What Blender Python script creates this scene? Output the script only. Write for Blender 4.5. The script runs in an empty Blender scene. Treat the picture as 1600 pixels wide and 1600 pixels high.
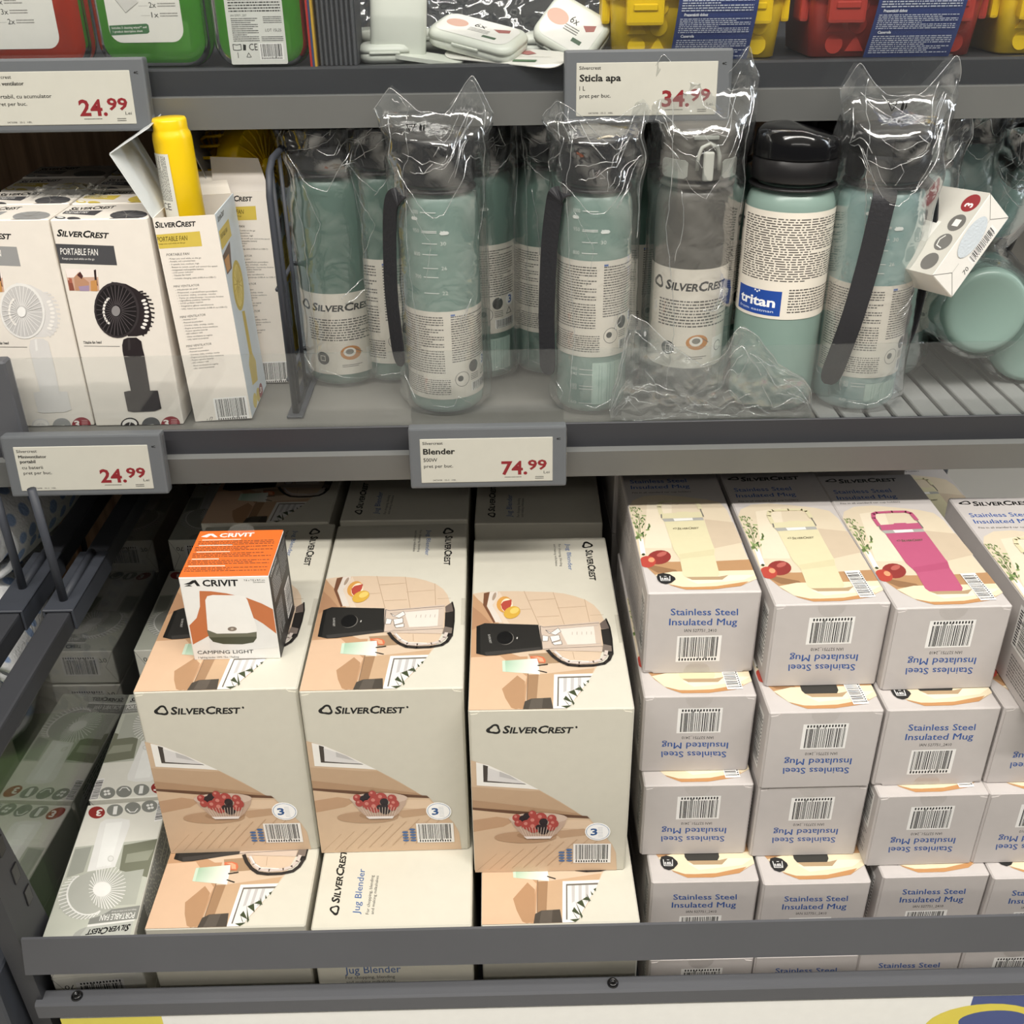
import bpy, bmesh, math, random
from mathutils import Vector, Matrix, noise
random.seed(7)
S = bpy.context.scene
COL = S.collection
R = math.radians
# ---------------------------------------------------------------- camera
cam = bpy.data.cameras.new('camera'); cam.sensor_width = 36; cam.lens = 1650/1600*36; cam.clip_start = .02
co = bpy.data.objects.new('camera', cam); COL.objects.link(co)
p_, y_, r_ = R(29.4), R(.74), R(-.74)
fw = Vector((math.sin(y_)*math.cos(p_), math.cos(y_)*math.cos(p_), -math.sin(p_)))
rt = Vector((math.cos(y_), -math.sin(y_), 0)); up = rt.cross(fw)
r2 = rt*math.cos(r_)+up*math.sin(r_); u2 = -rt*math.sin(r_)+up*math.cos(r_)
co.matrix_world = Matrix(((r2.x, u2.x, -fw.x, 0), (r2.y, u2.y, -fw.y, 0), (r2.z, u2.z, -fw.z, 1.5), (0, 0, 0, 1)))
S.camera = co
# ---------------------------------------------------------------- world, lamps, exposure
w = bpy.data.worlds.new('store'); S.world = w; w.use_nodes = True
w.node_tree.nodes['Background'].inputs[0].default_value = (1.0, .98, .96, 1)
w.node_tree.nodes['Background'].inputs[1].default_value = .07
def lamp(x, y, z, sx, sy, pw, col=(1, .962, .90), aim=None):
    l = bpy.data.lights.new('ceiling_strip_light', 'AREA'); l.shape = 'RECTANGLE'; l.size = sx; l.size_y = sy
    l.energy = pw; l.color = col
    o = bpy.data.objects.new('ceiling_strip_light', l); COL.objects.link(o); o.location = (x, y, z)
    d = Vector(aim)-o.location if aim else Vector((0, 0, -1))
    o.rotation_euler = d.to_track_quat('-Z', 'Y').to_euler()
lamp(.1, -.02, 3.15, 3.4, .14, 22, aim=(.1, .35, .8))       # light line over the aisle in front of the shelf
lamp(.1, -.36, 3.15, 3.6, .14, 90)                          # its twin on the other side of the trunking
lamp(.1, -2.6, 3.15, 4.0, .20, 13, aim=(.1, .2, .6))        # fill strip added farther back to brighten the front faces
lamp(3.0, .9, 3.0, .3, 3.0, 34, col=(.86, .93, 1), aim=(.4, .9, 1.2))   # cool side light from the right, aimed at the shelf
S.view_settings.view_transform = 'Standard'; S.view_settings.look = 'None'
S.view_settings.gamma = 1; S.view_settings.use_curve_mapping = False
S.view_settings.exposure = 0.16
S.cycles.transparent_max_bounces = 40; S.cycles.max_bounces = 14; S.cycles.transmission_bounces = 10
S.cycles.use_denoising = True
try: S.cycles.sample_clamp_indirect = 6
except Exception: pass
# ---------------------------------------------------------------- materials
def lin(h):
    c = [int(h[i:i+2], 16)/255 for i in (0, 2, 4)]
    return tuple(x/12.92 if x <= .04045 else ((x+.055)/1.055)**2.4 for x in c)+(1,)
MATS = {}
def mat(name, hexc='808080', rough=.5, metal=0, spec=.5, noise_amt=0, nscale=40, bump=0, attr=False, trans=0, coat=0):
    m = bpy.data.materials.new(name); m.use_nodes = True; nt = m.node_tree; b = nt.nodes['Principled BSDF']
    b.inputs['Base Color'].default_value = lin(hexc); b.inputs['Roughness'].default_value = rough
    b.inputs['Metallic'].default_value = metal; b.inputs['Specular IOR Level'].default_value = spec
    if trans: b.inputs['Transmission Weight'].default_value = trans
    if coat: b.inputs['Coat Weight'].default_value = coat; b.inputs['Coat Roughness'].default_value = .08
    src = None
    if attr:
        a = nt.nodes.new('ShaderNodeAttribute'); a.attribute_name = 'Col'; src = a.outputs['Color']
        nt.links.new(src, b.inputs['Base Color'])
    if noise_amt or bump:
        tc = nt.nodes.new('ShaderNodeTexCoord'); n = nt.nodes.new('ShaderNodeTexNoise'); n.inputs['Scale'].default_value = nscale; n.inputs['Detail'].default_value = 5
        nt.links.new(tc.outputs['Object'], n.inputs['Vector'])
        if noise_amt:
            mx = nt.nodes.new('ShaderNodeMix'); mx.data_type = 'RGBA'; mx.blend_type = 'MULTIPLY'; mx.inputs[0].default_value = 1
            rp = nt.nodes.new('ShaderNodeMapRange'); rp.inputs[3].default_value = 1-noise_amt; rp.inputs[4].default_value = 1+noise_amt*.4
            nt.links.new(n.outputs['Fac'], rp.inputs[0])
            if src: nt.links.new(src, mx.inputs[6])
            else: mx.inputs[6].default_value = lin(hexc)
            nt.links.new(rp.outputs[0], mx.inputs[7]); nt.links.new(mx.outputs[2], b.inputs['Base Color'])
        if bump:
            bp = nt.nodes.new('ShaderNodeBump'); bp.inputs['Strength'].default_value = bump; bp.inputs['Distance'].default_value = .002
            nt.links.new(n.outputs['Fac'], bp.inputs['Height']); nt.links.new(bp.outputs[0], b.inputs['Normal'])
    MATS[name] = m; return m
def film(name, tint, rough, f0, f1, haze, bump=0):
    """thin clear plastic: lets light through, mirrors more at grazing angles, with a little milky haze"""
    m = bpy.data.materials.new(name); m.use_nodes = True; nt = m.node_tree; nt.nodes.clear()
    out = nt.nodes.new('ShaderNodeOutputMaterial'); t = nt.nodes.new('ShaderNodeBsdfTransparent'); g = nt.nodes.new('ShaderNodeBsdfGlossy')
    d = nt.nodes.new('ShaderNodeBsdfDiffuse'); tr = nt.nodes.new('ShaderNodeBsdfTranslucent'); lw = nt.nodes.new('ShaderNodeLayerWeight'); lw.inputs[0].default_value = .35
    rp = nt.nodes.new('ShaderNodeMapRange'); rp.inputs[3].default_value = f0; rp.inputs[4].default_value = f1
    m1 = nt.nodes.new('ShaderNodeMixShader'); m2 = nt.nodes.new('ShaderNodeMixShader'); m3 = nt.nodes.new('ShaderNodeMixShader')
    t.inputs[0].default_value = tint; g.inputs[0].default_value = (1, 1, 1, 1); g.inputs['Roughness'].default_value = rough
    for q in (d, tr): q.inputs[0].default_value = (.85, .88, .88, 1)
    nt.links.new(lw.outputs['Facing'], rp.inputs[0]); m2.inputs[0].default_value = .5
    nt.links.new(d.outputs[0], m2.inputs[1]); nt.links.new(tr.outputs[0], m2.inputs[2])
    m3.inputs[0].default_value = haze; nt.links.new(t.outputs[0], m3.inputs[1]); nt.links.new(m2.outputs[0], m3.inputs[2])
    nt.links.new(rp.outputs[0], m1.inputs[0]); nt.links.new(m3.outputs[0], m1.inputs[1]); nt.links.new(g.outputs[0], m1.inputs[2])
    if bump:
        tc = nt.nodes.new('ShaderNodeTexCoord'); n = nt.nodes.new('ShaderNodeTexNoise'); n.inputs['Scale'].default_value = 32; n.inputs['Detail'].default_value = 2; n.inputs['Distortion'].default_value = 1.6
        bp = nt.nodes.new('ShaderNodeBump'); bp.inputs['Strength'].default_value = bump; bp.inputs['Distance'].default_value = .004
        nt.links.new(tc.outputs['Object'], n.inputs['Vector']); nt.links.new(n.outputs['Fac'], bp.inputs['Height']); nt.links.new(bp.outputs[0], g.inputs['Normal'])
    nt.links.new(m1.outputs[0], out.inputs[0]); MATS[name] = m; return m
def frosted(name, hexc, trl=.45, rough=.3, clear=.12):
    """frosted tinted plastic: diffuse and translucent, slightly see-through, satin gloss"""
    m = bpy.data.materials.new(name); m.use_nodes = True; nt = m.node_tree; nt.nodes.clear()
    out = nt.nodes.new('ShaderNodeOutputMaterial'); t = nt.nodes.new('ShaderNodeBsdfTransparent'); g = nt.nodes.new('ShaderNodeBsdfGlossy')
    d = nt.nodes.new('ShaderNodeBsdfDiffuse'); tr = nt.nodes.new('ShaderNodeBsdfTranslucent'); fr = nt.nodes.new('ShaderNodeFresnel'); fr.inputs[0].default_value = 1.45
    for q in (d, tr): q.inputs[0].default_value = lin(hexc)
    t.inputs[0].default_value = tuple(.45+.55*q for q in lin(hexc)[:3])+(1,) if clear > .3 else lin(hexc); g.inputs['Roughness'].default_value = rough
    a, b, c = [nt.nodes.new('ShaderNodeMixShader') for _ in range(3)]
    a.inputs[0].default_value = trl; b.inputs[0].default_value = clear
    nt.links.new(d.outputs[0], a.inputs[1]); nt.links.new(tr.outputs[0], a.inputs[2]); nt.links.new(a.outputs[0], b.inputs[1]); nt.links.new(t.outputs[0], b.inputs[2])
    nt.links.new(fr.outputs[0], c.inputs[0]); nt.links.new(b.outputs[0], c.inputs[1]); nt.links.new(g.outputs[0], c.inputs[2]); nt.links.new(c.outputs[0], out.inputs[0])
    MATS[name] = m; return m
mat('paper', 'D0CEC4', .42, spec=.35, attr=True, noise_amt=.05, nscale=90)
mat('label', 'E4DDD0', .4, spec=.4, attr=True)
mat('metal', '55565A', .5, spec=.4, noise_amt=.10, nscale=12, bump=.02)
mat('metal_light', '70716F', .5, spec=.4, noise_amt=.10, nscale=12, bump=.02)
mat('metal_dark', '37383C', .5, spec=.4, noise_amt=.12, nscale=10)
mat('navy_metal', '3B3E45', .5, spec=.4, noise_amt=.12, nscale=10)
mat('tag_plastic', '626568', .45, spec=.4, noise_amt=.04, nscale=60)
mat('black_plastic', '1B1A1B', .32, spec=.5)
mat('black_gloss', '0E0E10', .12, spec=.6)
mat('grey_rubber', 'A9ABA4', .45)
mat('strap', '232327', .6, bump=.3, nscale=300)
mat('yellow_plastic', 'EBC412', .3, spec=.5)
mat('red_plastic', 'AE3A30', .35, spec=.5)
mat('white_plastic', 'D9DCD2', .35, spec=.5)
mat('rail_grey', '8A8A88', .5)
mat('brown_liner', '716F6A', .45)
mat('shiny_seal', 'DCE4EA', .25, metal=.15, bump=.4, nscale=400)
mat('floor_grey', 'DAD7D0', .25, noise_amt=.1, nscale=3)
mat('ceiling_white', 'E6E4DF', .8)
mat('wall_pale', 'B9B7B2', .8, noise_amt=.08, nscale=2)
film('bag_film', (.965, .975, .975, 1), .11, .09, .82, .05, bump=.25)
film('crease', (.97, .98, .98, 1), .16, .30, .85, .30)  # pale glossy film that draws bright glints along the bag folds
film('pouch_film', (.95, .96, .96, 1), .10, .05, .55, .04)
film('plexi', (.96, .97, .97, 1), .03, .03, .36, .012)
film('smoked_glass', (.50, .50, .50, 1), .03, .05, .50, .01)
film('clear_seal', (.96, .955, .95, 1), .10, .04, .20, .02)
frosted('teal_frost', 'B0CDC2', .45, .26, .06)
frosted('teal_dark', '86A79A', .45, .28, .08)  # darker copy of the teal, shade of the rear row put into the colour
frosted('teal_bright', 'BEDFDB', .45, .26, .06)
frosted('grey_frost', '807C75', .35, .26, .10)
frosted('red_clear', 'E6522C', .6, .15, .38)
frosted('green_clear', '74CC4E', .6, .15, .40)
mat('yellow_frost', 'F0CA20', .32, spec=.45)
mat('red_frost', 'A8382E', .34, spec=.45)
def wood(name, a, b):
    m = mat(name, a, .6); nt = m.node_tree; bs = nt.nodes['Principled BSDF']
    tc = nt.nodes.new('ShaderNodeTexCoord'); mp = nt.nodes.new('ShaderNodeMapping'); mp.inputs['Scale'].default_value = (30, 30, 1.6)
    n = nt.nodes.new('ShaderNodeTexNoise'); n.inputs['Scale'].default_value = 3; n.inputs['Detail'].default_value = 8
    cr = nt.nodes.new('ShaderNodeValToRGB'); cr.color_ramp.elements[0].color = lin(a); cr.color_ramp.elements[1].color = lin(b); cr.color_ramp.elements[0].position = .35; cr.color_ramp.elements[1].position = .65
    nt.links.new(tc.outputs['Object'], mp.inputs[0]); nt.links.new(mp.outputs[0], n.inputs['Vector']); nt.links.new(n.outputs['Fac'], cr.inputs[0]); nt.links.new(cr.outputs[0], bs.inputs['Base Color'])
wood('back_wood', '80603F', 'A88460')
def fleece():
    m = mat('fleece', 'D8D3C6', .95, spec=.1, bump=.6, nscale=260); nt = m.node_tree; bs = nt.nodes['Principled BSDF']
    tc = nt.nodes.new('ShaderNodeTexCoord'); v = nt.nodes.new('ShaderNodeTexVoronoi'); v.inputs['Scale'].default_value = 42; v.inputs['Randomness'].default_value = .35
    cr = nt.nodes.new('ShaderNodeValToRGB'); cr.color_ramp.elements[0].color = lin('8FA3C4'); cr.color_ramp.elements[1].color = lin('D9DADA'); cr.color_ramp.elements[0].position = .30; cr.color_ramp.elements[1].position = .38
    nt.links.new(tc.outputs['Object'], v.inputs['Vector']); nt.links.new(v.outputs['Distance'], cr.inputs[0]); nt.links.new(cr.outputs[0], bs.inputs['Base Color'])
fleece()
# ---------------------------------------------------------------- object helpers
def meta(o, label=None, cat=None, group=None, kind=None):
    for k, v in (('label', label), ('category', cat), ('group', group), ('kind', kind)):
        if v: o[k] = v
    return o
def empty(name, label, cat, loc=(0, 0, 0), rz=0, group=None, rx=0, ry=0):
    o = bpy.data.objects.new(name, None); COL.objects.link(o); o.location = loc; o.rotation_euler = (R(rx), R(ry), R(rz)); o.empty_display_size = .02
    return meta(o, label, cat, group)
def link(name, me, parent=None):
    o = bpy.data.objects.new(name, me); COL.objects.link(o)
    if parent: o.parent = parent
    return o
class B:
    """collects shapes for one mesh; every shape carries a colour for the paper material"""
    def __init__(s): s.v = []; s.f = []; s.c = []; s.sm = []
    def add(s, v, f, col='FFFFFF', smooth=False):
        n = len(s.v); s.v += [tuple(q) for q in v]; s.f += [[n+i for i in q] for q in f]; s.c += [col]*len(f); s.sm += [smooth]*len(f); return s
    def bm(s, bm, col='FFFFFF', smooth=False, mx=None):
        if mx: bmesh.ops.transform(bm, matrix=mx, verts=bm.verts)
        bm.verts.index_update(); s.add([v.co for v in bm.verts], [[v.index for v in f.verts] for f in bm.faces], col, smooth); bm.free(); return s
    def box(s, x0, x1, y0, y1, z0, z1, bev=0, col='FFFFFF', seg=1, mx=None):
        bm = bmesh.new(); bmesh.ops.create_cube(bm, size=1)
        for v in bm.verts: v.co = Vector(((x0+x1)/2+v.co.x*(x1-x0), (y0+y1)/2+v.co.y*(y1-y0), (z0+z1)/2+v.co.z*(z1-z0)))
        if bev: bmesh.ops.bevel(bm, geom=bm.edges[:], offset=bev, segments=seg, affect='EDGES', profile=.6)
        return s.bm(bm, col, False, mx)
    def lathe(s, prof, n=32, mx=None, col='FFFFFF', smooth=True):
        v = []; f = []; m = len(prof)
        for j in range(n):
            a = 2*math.pi*j/n
            for r, z in prof: v.append(Vector((r*math.sin(a), -r*math.cos(a), z)))
        for j in range(n):
            k = (j+1) % n
            for i in range(m-1): f.append([j*m+i, k*m+i, k*m+i+1, j*m+i+1])
        if prof[0][0] > 1e-6: f.append([j*m for j in range(n)][::-1])
        if prof[-1][0] > 1e-6: f.append([j*m+m-1 for j in range(n)])
        if mx: v = [mx @ q for q in v]
        return s.add(v, f, col, smooth)
    def tube(s, pts, r, n=8, col='FFFFFF', closed=False):
        pts = [Vector(p) for p in pts]; v = []; f = []; N = len(pts)
        for i, p in enumerate(pts):
            d = (pts[(i+1) % N] if closed or i < N-1 else p)-(pts[i-1] if closed or i > 0 else p); d.normalize()
            a = d.orthogonal() if i == 0 else (a-d*a.dot(d)); a.normalize(); b = d.cross(a)
            for j in range(n): t = 2*math.pi*j/n; v.append(p+(a*math.cos(t)+b*math.sin(t))*r)
        for i in range(N if closed else N-1):
            k = (i+1) % N
            for j in range(n): f.append([i*n+j, i*n+(j+1) % n, k*n+(j+1) % n, k*n+j])
        if not closed: f += [list(range(n))[::-1], [(N-1)*n+j for j in range(n)]]
        return s.add(v, f, col, True)
    def loft(s, secs, col='FFFFFF', k=5, smooth=True, cap=True):
        """secs: (z, w, d, corner radius)"""
        v = []; f = []
        for z, w_, d_, r in secs:
            for cx, cy, a0 in ((w_/2-r, d_/2-r, 0), (-w_/2+r, d_/2-r, 90), (-w_/2+r, -d_/2+r, 180), (w_/2-r, -d_/2+r, 270)):
                for i in range(k): a = R(a0+90*i/(k-1)); v.append(Vector((cx+r*math.cos(a), cy+r*math.sin(a), z)))
        m = 4*k
        for i in range(len(secs)-1):
            for j in range(m): f.append([i*m+j, i*m+(j+1) % m, (i+1)*m+(j+1) % m, (i+1)*m+j])
        if cap: f += [list(range(m))[::-1], [(len(secs)-1)*m+j for j in range(m)]]
        return s.add(v, f, col, smooth)
    def ribbon(s, pts, wdir, w_, th=.0012, col='FFFFFF'):
        """flat strap through pts, width along wdir"""
        C_ = [Vector(p) for p in pts]; pts = []
        for i in range(len(C_)-1):                    # smooth curve through the points
            a, b_, c, d = C_[max(i-1, 0)], C_[i], C_[i+1], C_[min(i+2, len(C_)-1)]
            for q in range(6):
                t = q/6; pts.append(.5*((2*b_)+(c-a)*t+(2*a-5*b_+4*c-d)*t*t+(3*b_-a-3*c+d)*t**3))
        pts.append(C_[-1]); v = []; f = []; N = len(pts); W0 = w_
        for i, p in enumerate(pts):
            e_ = N-1-i; w_ = W0*(1 if e_ > 4 else (.35, .68, .85, .94, .985)[e_])
            d = (pts[min(i+1, N-1)]-pts[max(i-1, 0)]).normalized(); wd = Vector(wdir); wd = (wd-d*wd.dot(d)).normalized(); nn = d.cross(wd)
            for a, b in ((-1, -1), (1, -1), (1, 1), (-1, 1)): v.append(p+wd*a*w_/2+nn*b*th/2)
        for i in range(N-1):
            for j in range(4): f.append([i*4+j, i*4+(j+1) % 4, i*4+4+(j+1) % 4, i*4+4+j])
        f += [[3, 2, 1, 0], [(N-1)*4+j for j in range(4)]]
        return s.add(v, f, col)
    def mesh(s, name, m):
        me = bpy.data.meshes.new(name); me.from_pydata(s.v, [], s.f)
        me.polygons.foreach_set('use_smooth', s.sm)
        at = me.attributes.new('Col', 'FLOAT_COLOR', 'CORNER'); buf = []
        cache = {}
        for q, c in zip(s.f, s.c):
            if isinstance(c, str):
                if c not in cache: cache[c] = lin(c)
                buf += list(cache[c])*len(q)
            else:
                for z in c: buf += list(lin(z) if isinstance(z, str) else z)
        at.data.foreach_set('color', buf); me.materials.append(MATS[m]); me.update(); return me
    def obj(s, name, m, parent=None, loc=None):
        o = link(name, s.mesh(name, m), parent)
        if loc: o.location = loc
        return o
def structure(name, b, m): o = b.obj(name, m); o['kind'] = 'structure'; return o
# ---------------------------------------------------------------- flat print
TC = {}
def glyphs(txt, bold, res=2):
    k = (txt, bold)
    if k not in TC:
        c = bpy.data.curves.new('lettering', 'FONT'); c.body = txt; c.resolution_u = res; c.offset = 0 if 'M' in txt else {'b': .028, 's': .034, 'm': .009}.get(bold, .004)
        o = bpy.data.objects.new('lettering', c); me = o.to_mesh()
        V = [(v.co.x, v.co.y) for v in me.vertices]; F = [list(p.vertices) for p in me.polygons]
        TC[k] = (V, F)
        o.to_mesh_clear(); bpy.data.objects.remove(o); bpy.data.curves.remove(c)
    return TC[k]
def smallcaps(txt):
    """brand lettering: first letters taller, slanted, heavy"""
    V = []; F = []; x = 0
    for part, sc in (('S', 1), ('ILVER', .80), ('C', 1), ('REST', .80)):
        v, f = glyphs(part, 's'); x0 = min(a for a, b in v); n = len(V)
        V += [(x+(a-x0)*sc*1.06+b*sc*.16, b*sc) for a, b in v]; F += [[n+i for i in q] for q in f]
        x += (max(a for a, b in v)-x0)*sc*1.06+{'S': .045, 'ILVER': -.035, 'C': .045, 'REST': 0}[part]
    return V, F
def art(items, sub=None, fit=None):
    """items in tenths of a millimetre -> flat pieces (verts(u,v,layer), faces, colours)"""
    rnd = random.Random(3); out = []; boxes = []
    sub = sub or {}
    for it in items:
        k = it[0]; V = []; F = []; C = None
        col = it[1] if k in 'pltow' else None
        if isinstance(col, str): col = sub.get(col, col)
        if col is None and k in 'pltow': continue
        if k == 'p': V = list(it[2]); F = [list(range(len(V)))]
        elif k == 'g': V = list(it[1]); F = [list(range(len(V)))]; C = [list(it[2])]
        elif k == 'l':
            wd = it[2]/2; P = it[3]
            for a, b in zip(P, P[1:]):
                dx, dy = b[0]-a[0], b[1]-a[1]; L = math.hypot(dx, dy) or 1; nx, ny = -dy/L*wd, dx/L*wd; ex, ey = dx/L*wd*.3, dy/L*wd*.3; n = len(V)
                V += [(a[0]+nx-ex, a[1]+ny-ey), (a[0]-nx-ex, a[1]-ny-ey), (b[0]-nx+ex, b[1]-ny+ey), (b[0]+nx+ex, b[1]+ny+ey)]; F.append([n, n+1, n+2, n+3])
        elif k == 't':
            _, _, txt, p0, p1, pt, st = it
            v, f = smallcaps(txt) if st == 's' else glyphs(txt, st)
            if not v: continue
            x0 = min(a for a, b in v); x1 = max(a for a, b in v)
            put = lambda d: [(p0[0]+(p1[0]-p0[0])*(a+d-x0)/(x1-x0)+(pt[0]-p0[0])*b/.70, p0[1]+(p1[1]-p0[1])*(a+d-x0)/(x1-x0)+(pt[1]-p0[1])*b/.70) for a, b in v]
            if 'M' in txt and st:                     # heavier by a second strike beside the first
                for d in {'b': (-.03, .03), 'm': (-.010, .010)}[st][:1]: out.append((put(d), f, [col]*len(f))); boxes.append(None)
                V = put(.03 if st == 'b' else .010)
            else: V = put(0)
            F = f
        elif k == 'o':
            _, _, p0, pt, p1 = it; n = 26
            def q(s_, t_): return (p0[0]+(p1[0]-p0[0])*s_+(pt[0]-p0[0])*t_, p0[1]+(p1[1]-p0[1])*s_+(pt[1]-p0[1])*t_)
            for i in range(n):
                a = 2*math.pi*i/n; rr = 1-.16*math.cos(3*(a-.25)); V.append(q(.48+.52*rr*math.cos(a), .46+.54*rr*math.sin(a)))
            for i in range(n):
                a = 2*math.pi*i/n; rr = 1-.20*math.cos(3*(a-.35)); V.append(q(.52+.30*rr*math.cos(a), .47+.32*rr*math.sin(a)))
            F = [[i, (i+1) % n, n+(i+1) % n, n+i] for i in range(n)]
        elif k == 'b':
            _, p0, p1, pt = it
            def q(s_, t_): return (p0[0]+(p1[0]-p0[0])*s_+(pt[0]-p0[0])*t_, p0[1]+(p1[1]-p0[1])*s_+(pt[1]-p0[1])*t_)
            out.append(([q(-.06, -.12), q(1.06, -.12), q(1.06, 1.06), q(-.06, 1.06)], [[0, 1, 2, 3]], ['F3F1EC'])); boxes.append(None); x = 0; n = 0
            while x < .985:
                wd = rnd.choice((.010, .010, .019, .028)); lo = .10 if rnd.random() < .9 else 0
                V += [q(x, lo), q(min(1, x+wd), lo), q(min(1, x+wd), 1), q(x, 1)]; F.append([n, n+1, n+2, n+3]); n += 4; x += wd+rnd.choice((.010, .012, .02, .028))
            for i in range(13):
                V += [q(i*.076+.01, -.07), q(i*.076+.05, -.07), q(i*.076+.05, .04), q(i*.076+.01, .04)]; F.append([n, n+1, n+2, n+3]); n += 4
            col = '1D1C1C'
        elif k == 'w':
            _, _, p0, p1, pt, nl = it
            def q(s_, t_): return (p0[0]+(p1[0]-p0[0])*s_+(pt[0]-p0[0])*t_, p0[1]+(p1[1]-p0[1])*s_+(pt[1]-p0[1])*t_)
            n = 0
            for i in range(nl):
                y0 = 1-(i+.78)/nl; y1 = 1-(i+.32)/nl; x = 0; end = 1 if rnd.random() < .8 else rnd.uniform(.5, .95)
                lw = (.018, .03, .05, .07, .04)
                while x < end:
                    wd = min(rnd.choice(lw), end-x); V += [q(x, y0), q(x+wd, y0), q(x+wd, y1), q(x, y1)]; F.append([n, n+1, n+2, n+3]); n += 4; x += wd+.012
        out.append((V, F, C or [col]*len(F))); boxes.append(None)
    lay = []
    bbs = [(min(a for a, b in V), max(a for a, b in V), min(b for a, b in V), max(b for a, b in V)) if V else (9, 9, 9, 9) for V, F, C in out]
    for i, b in enumerate(bbs):
        L = 0
        for j in range(i):
            c = bbs[j]
            if b[0] < c[1] and b[1] > c[0] and b[2] < c[3] and b[3] > c[2]: L = max(L, lay[j]+1)
        lay.append(L)
    return [(V, F, C, L) for (V, F, C), L in zip(out, lay)]
AC = {}
EPS = .00005
def mute(c, k=.72):
    """printing inks are a little duller than the pure colour"""
    r, g, b = [int(c[i:i+2], 16) for i in (0, 2, 4)]; y = .35*r+.5*g+.15*b
    return '%02X%02X%02X' % tuple(max(0, min(255, int(y+(q-y)*k))) for q in (r, g, b))
def print_mesh(name, items, o, eu, ev, sub=None, m='paper', key=None, clip=None):
    """flat print on the plane o + u*eu + v*ev; shared when key repeats"""
    if key and key in AC: return AC[key]
    o, eu, ev = Vector(o), Vector(eu), Vector(ev); n = eu.cross(ev); b = B()
    for V, F, C, L in art(items, sub):
        if clip: V = [(min(max(x, clip[0]), clip[1]), min(max(y, clip[2]), clip[3])) for x, y in V]
        b.add([o+eu*(x*1e-4)+ev*(y*1e-4)+n*(EPS*(L+1.5)) for x, y in V], F, 'FFFFFF'); b.c[-len(F):] = [[mute(q) for q in c] if isinstance(c, list) else mute(c) for c in C]
    me = b.mesh(name, m)
    if key: AC[key] = me
    return me
def wrap_mesh(name, items, Rd, z0, a0=0, sub=None, m='label', key=None, step=18):
    """print wrapped round a bottle of radius Rd: u runs to the right round the front"""
    if key and key in AC: return AC[key]
    bm = bmesh.new(); cl = bm.loops.layers.float_color.new('Col'); lay = bm.verts.layers.int.new('L')
    for V, F, C, L in art(items, sub):
        vs = [bm.verts.new((x, y, 0)) for x, y in V]
        for v in vs: v[lay] = L
        for q, c in zip(F, C):
            try: f = bm.faces.new([vs[i] for i in q])
            except ValueError: continue
            for i, lp in enumerate(f.loops): lp[cl] = lin(c[i] if isinstance(c, list) else c)
    if bm.verts:
        x0 = min(v.co.x for v in bm.verts); x1 = max(v.co.x for v in bm.verts); x = x0+step
        while x < x1:
            big = [f for f in bm.faces if max(v.co.x for v in f.verts) > x > min(v.co.x for v in f.verts) and max(v.co.x for v in f.verts)-min(v.co.x for v in f.verts) > step*.8]
            g = list({e for f in big for e in f.edges})+list({v for f in big for v in f.verts})+big
            if big: bmesh.ops.bisect_plane(bm, geom=g, plane_co=(x, 0, 0), plane_no=(1, 0, 0))
            x += step
    for v in bm.verts:
        a = a0+v.co.x*1e-4/Rd; r = Rd+.0004+EPS*(v[lay]+1); v.co = Vector((r*math.sin(a), -r*math.cos(a), z0+v.co.y*1e-4))
    bm.normal_update(); me = bpy.data.meshes.new(name); bm.to_mesh(me); bm.free(); me.materials.append(MATS[m])
    if key: AC[key] = me
    return me
def copy_tree(o):
    c = o.copy(); COL.objects.link(c)
    for ch in o.children:
        d = ch.copy(); COL.objects.link(d); d.parent = c
        for g in ch.children:
            e = g.copy(); COL.objects.link(e); e.parent = d
    return c
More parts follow.
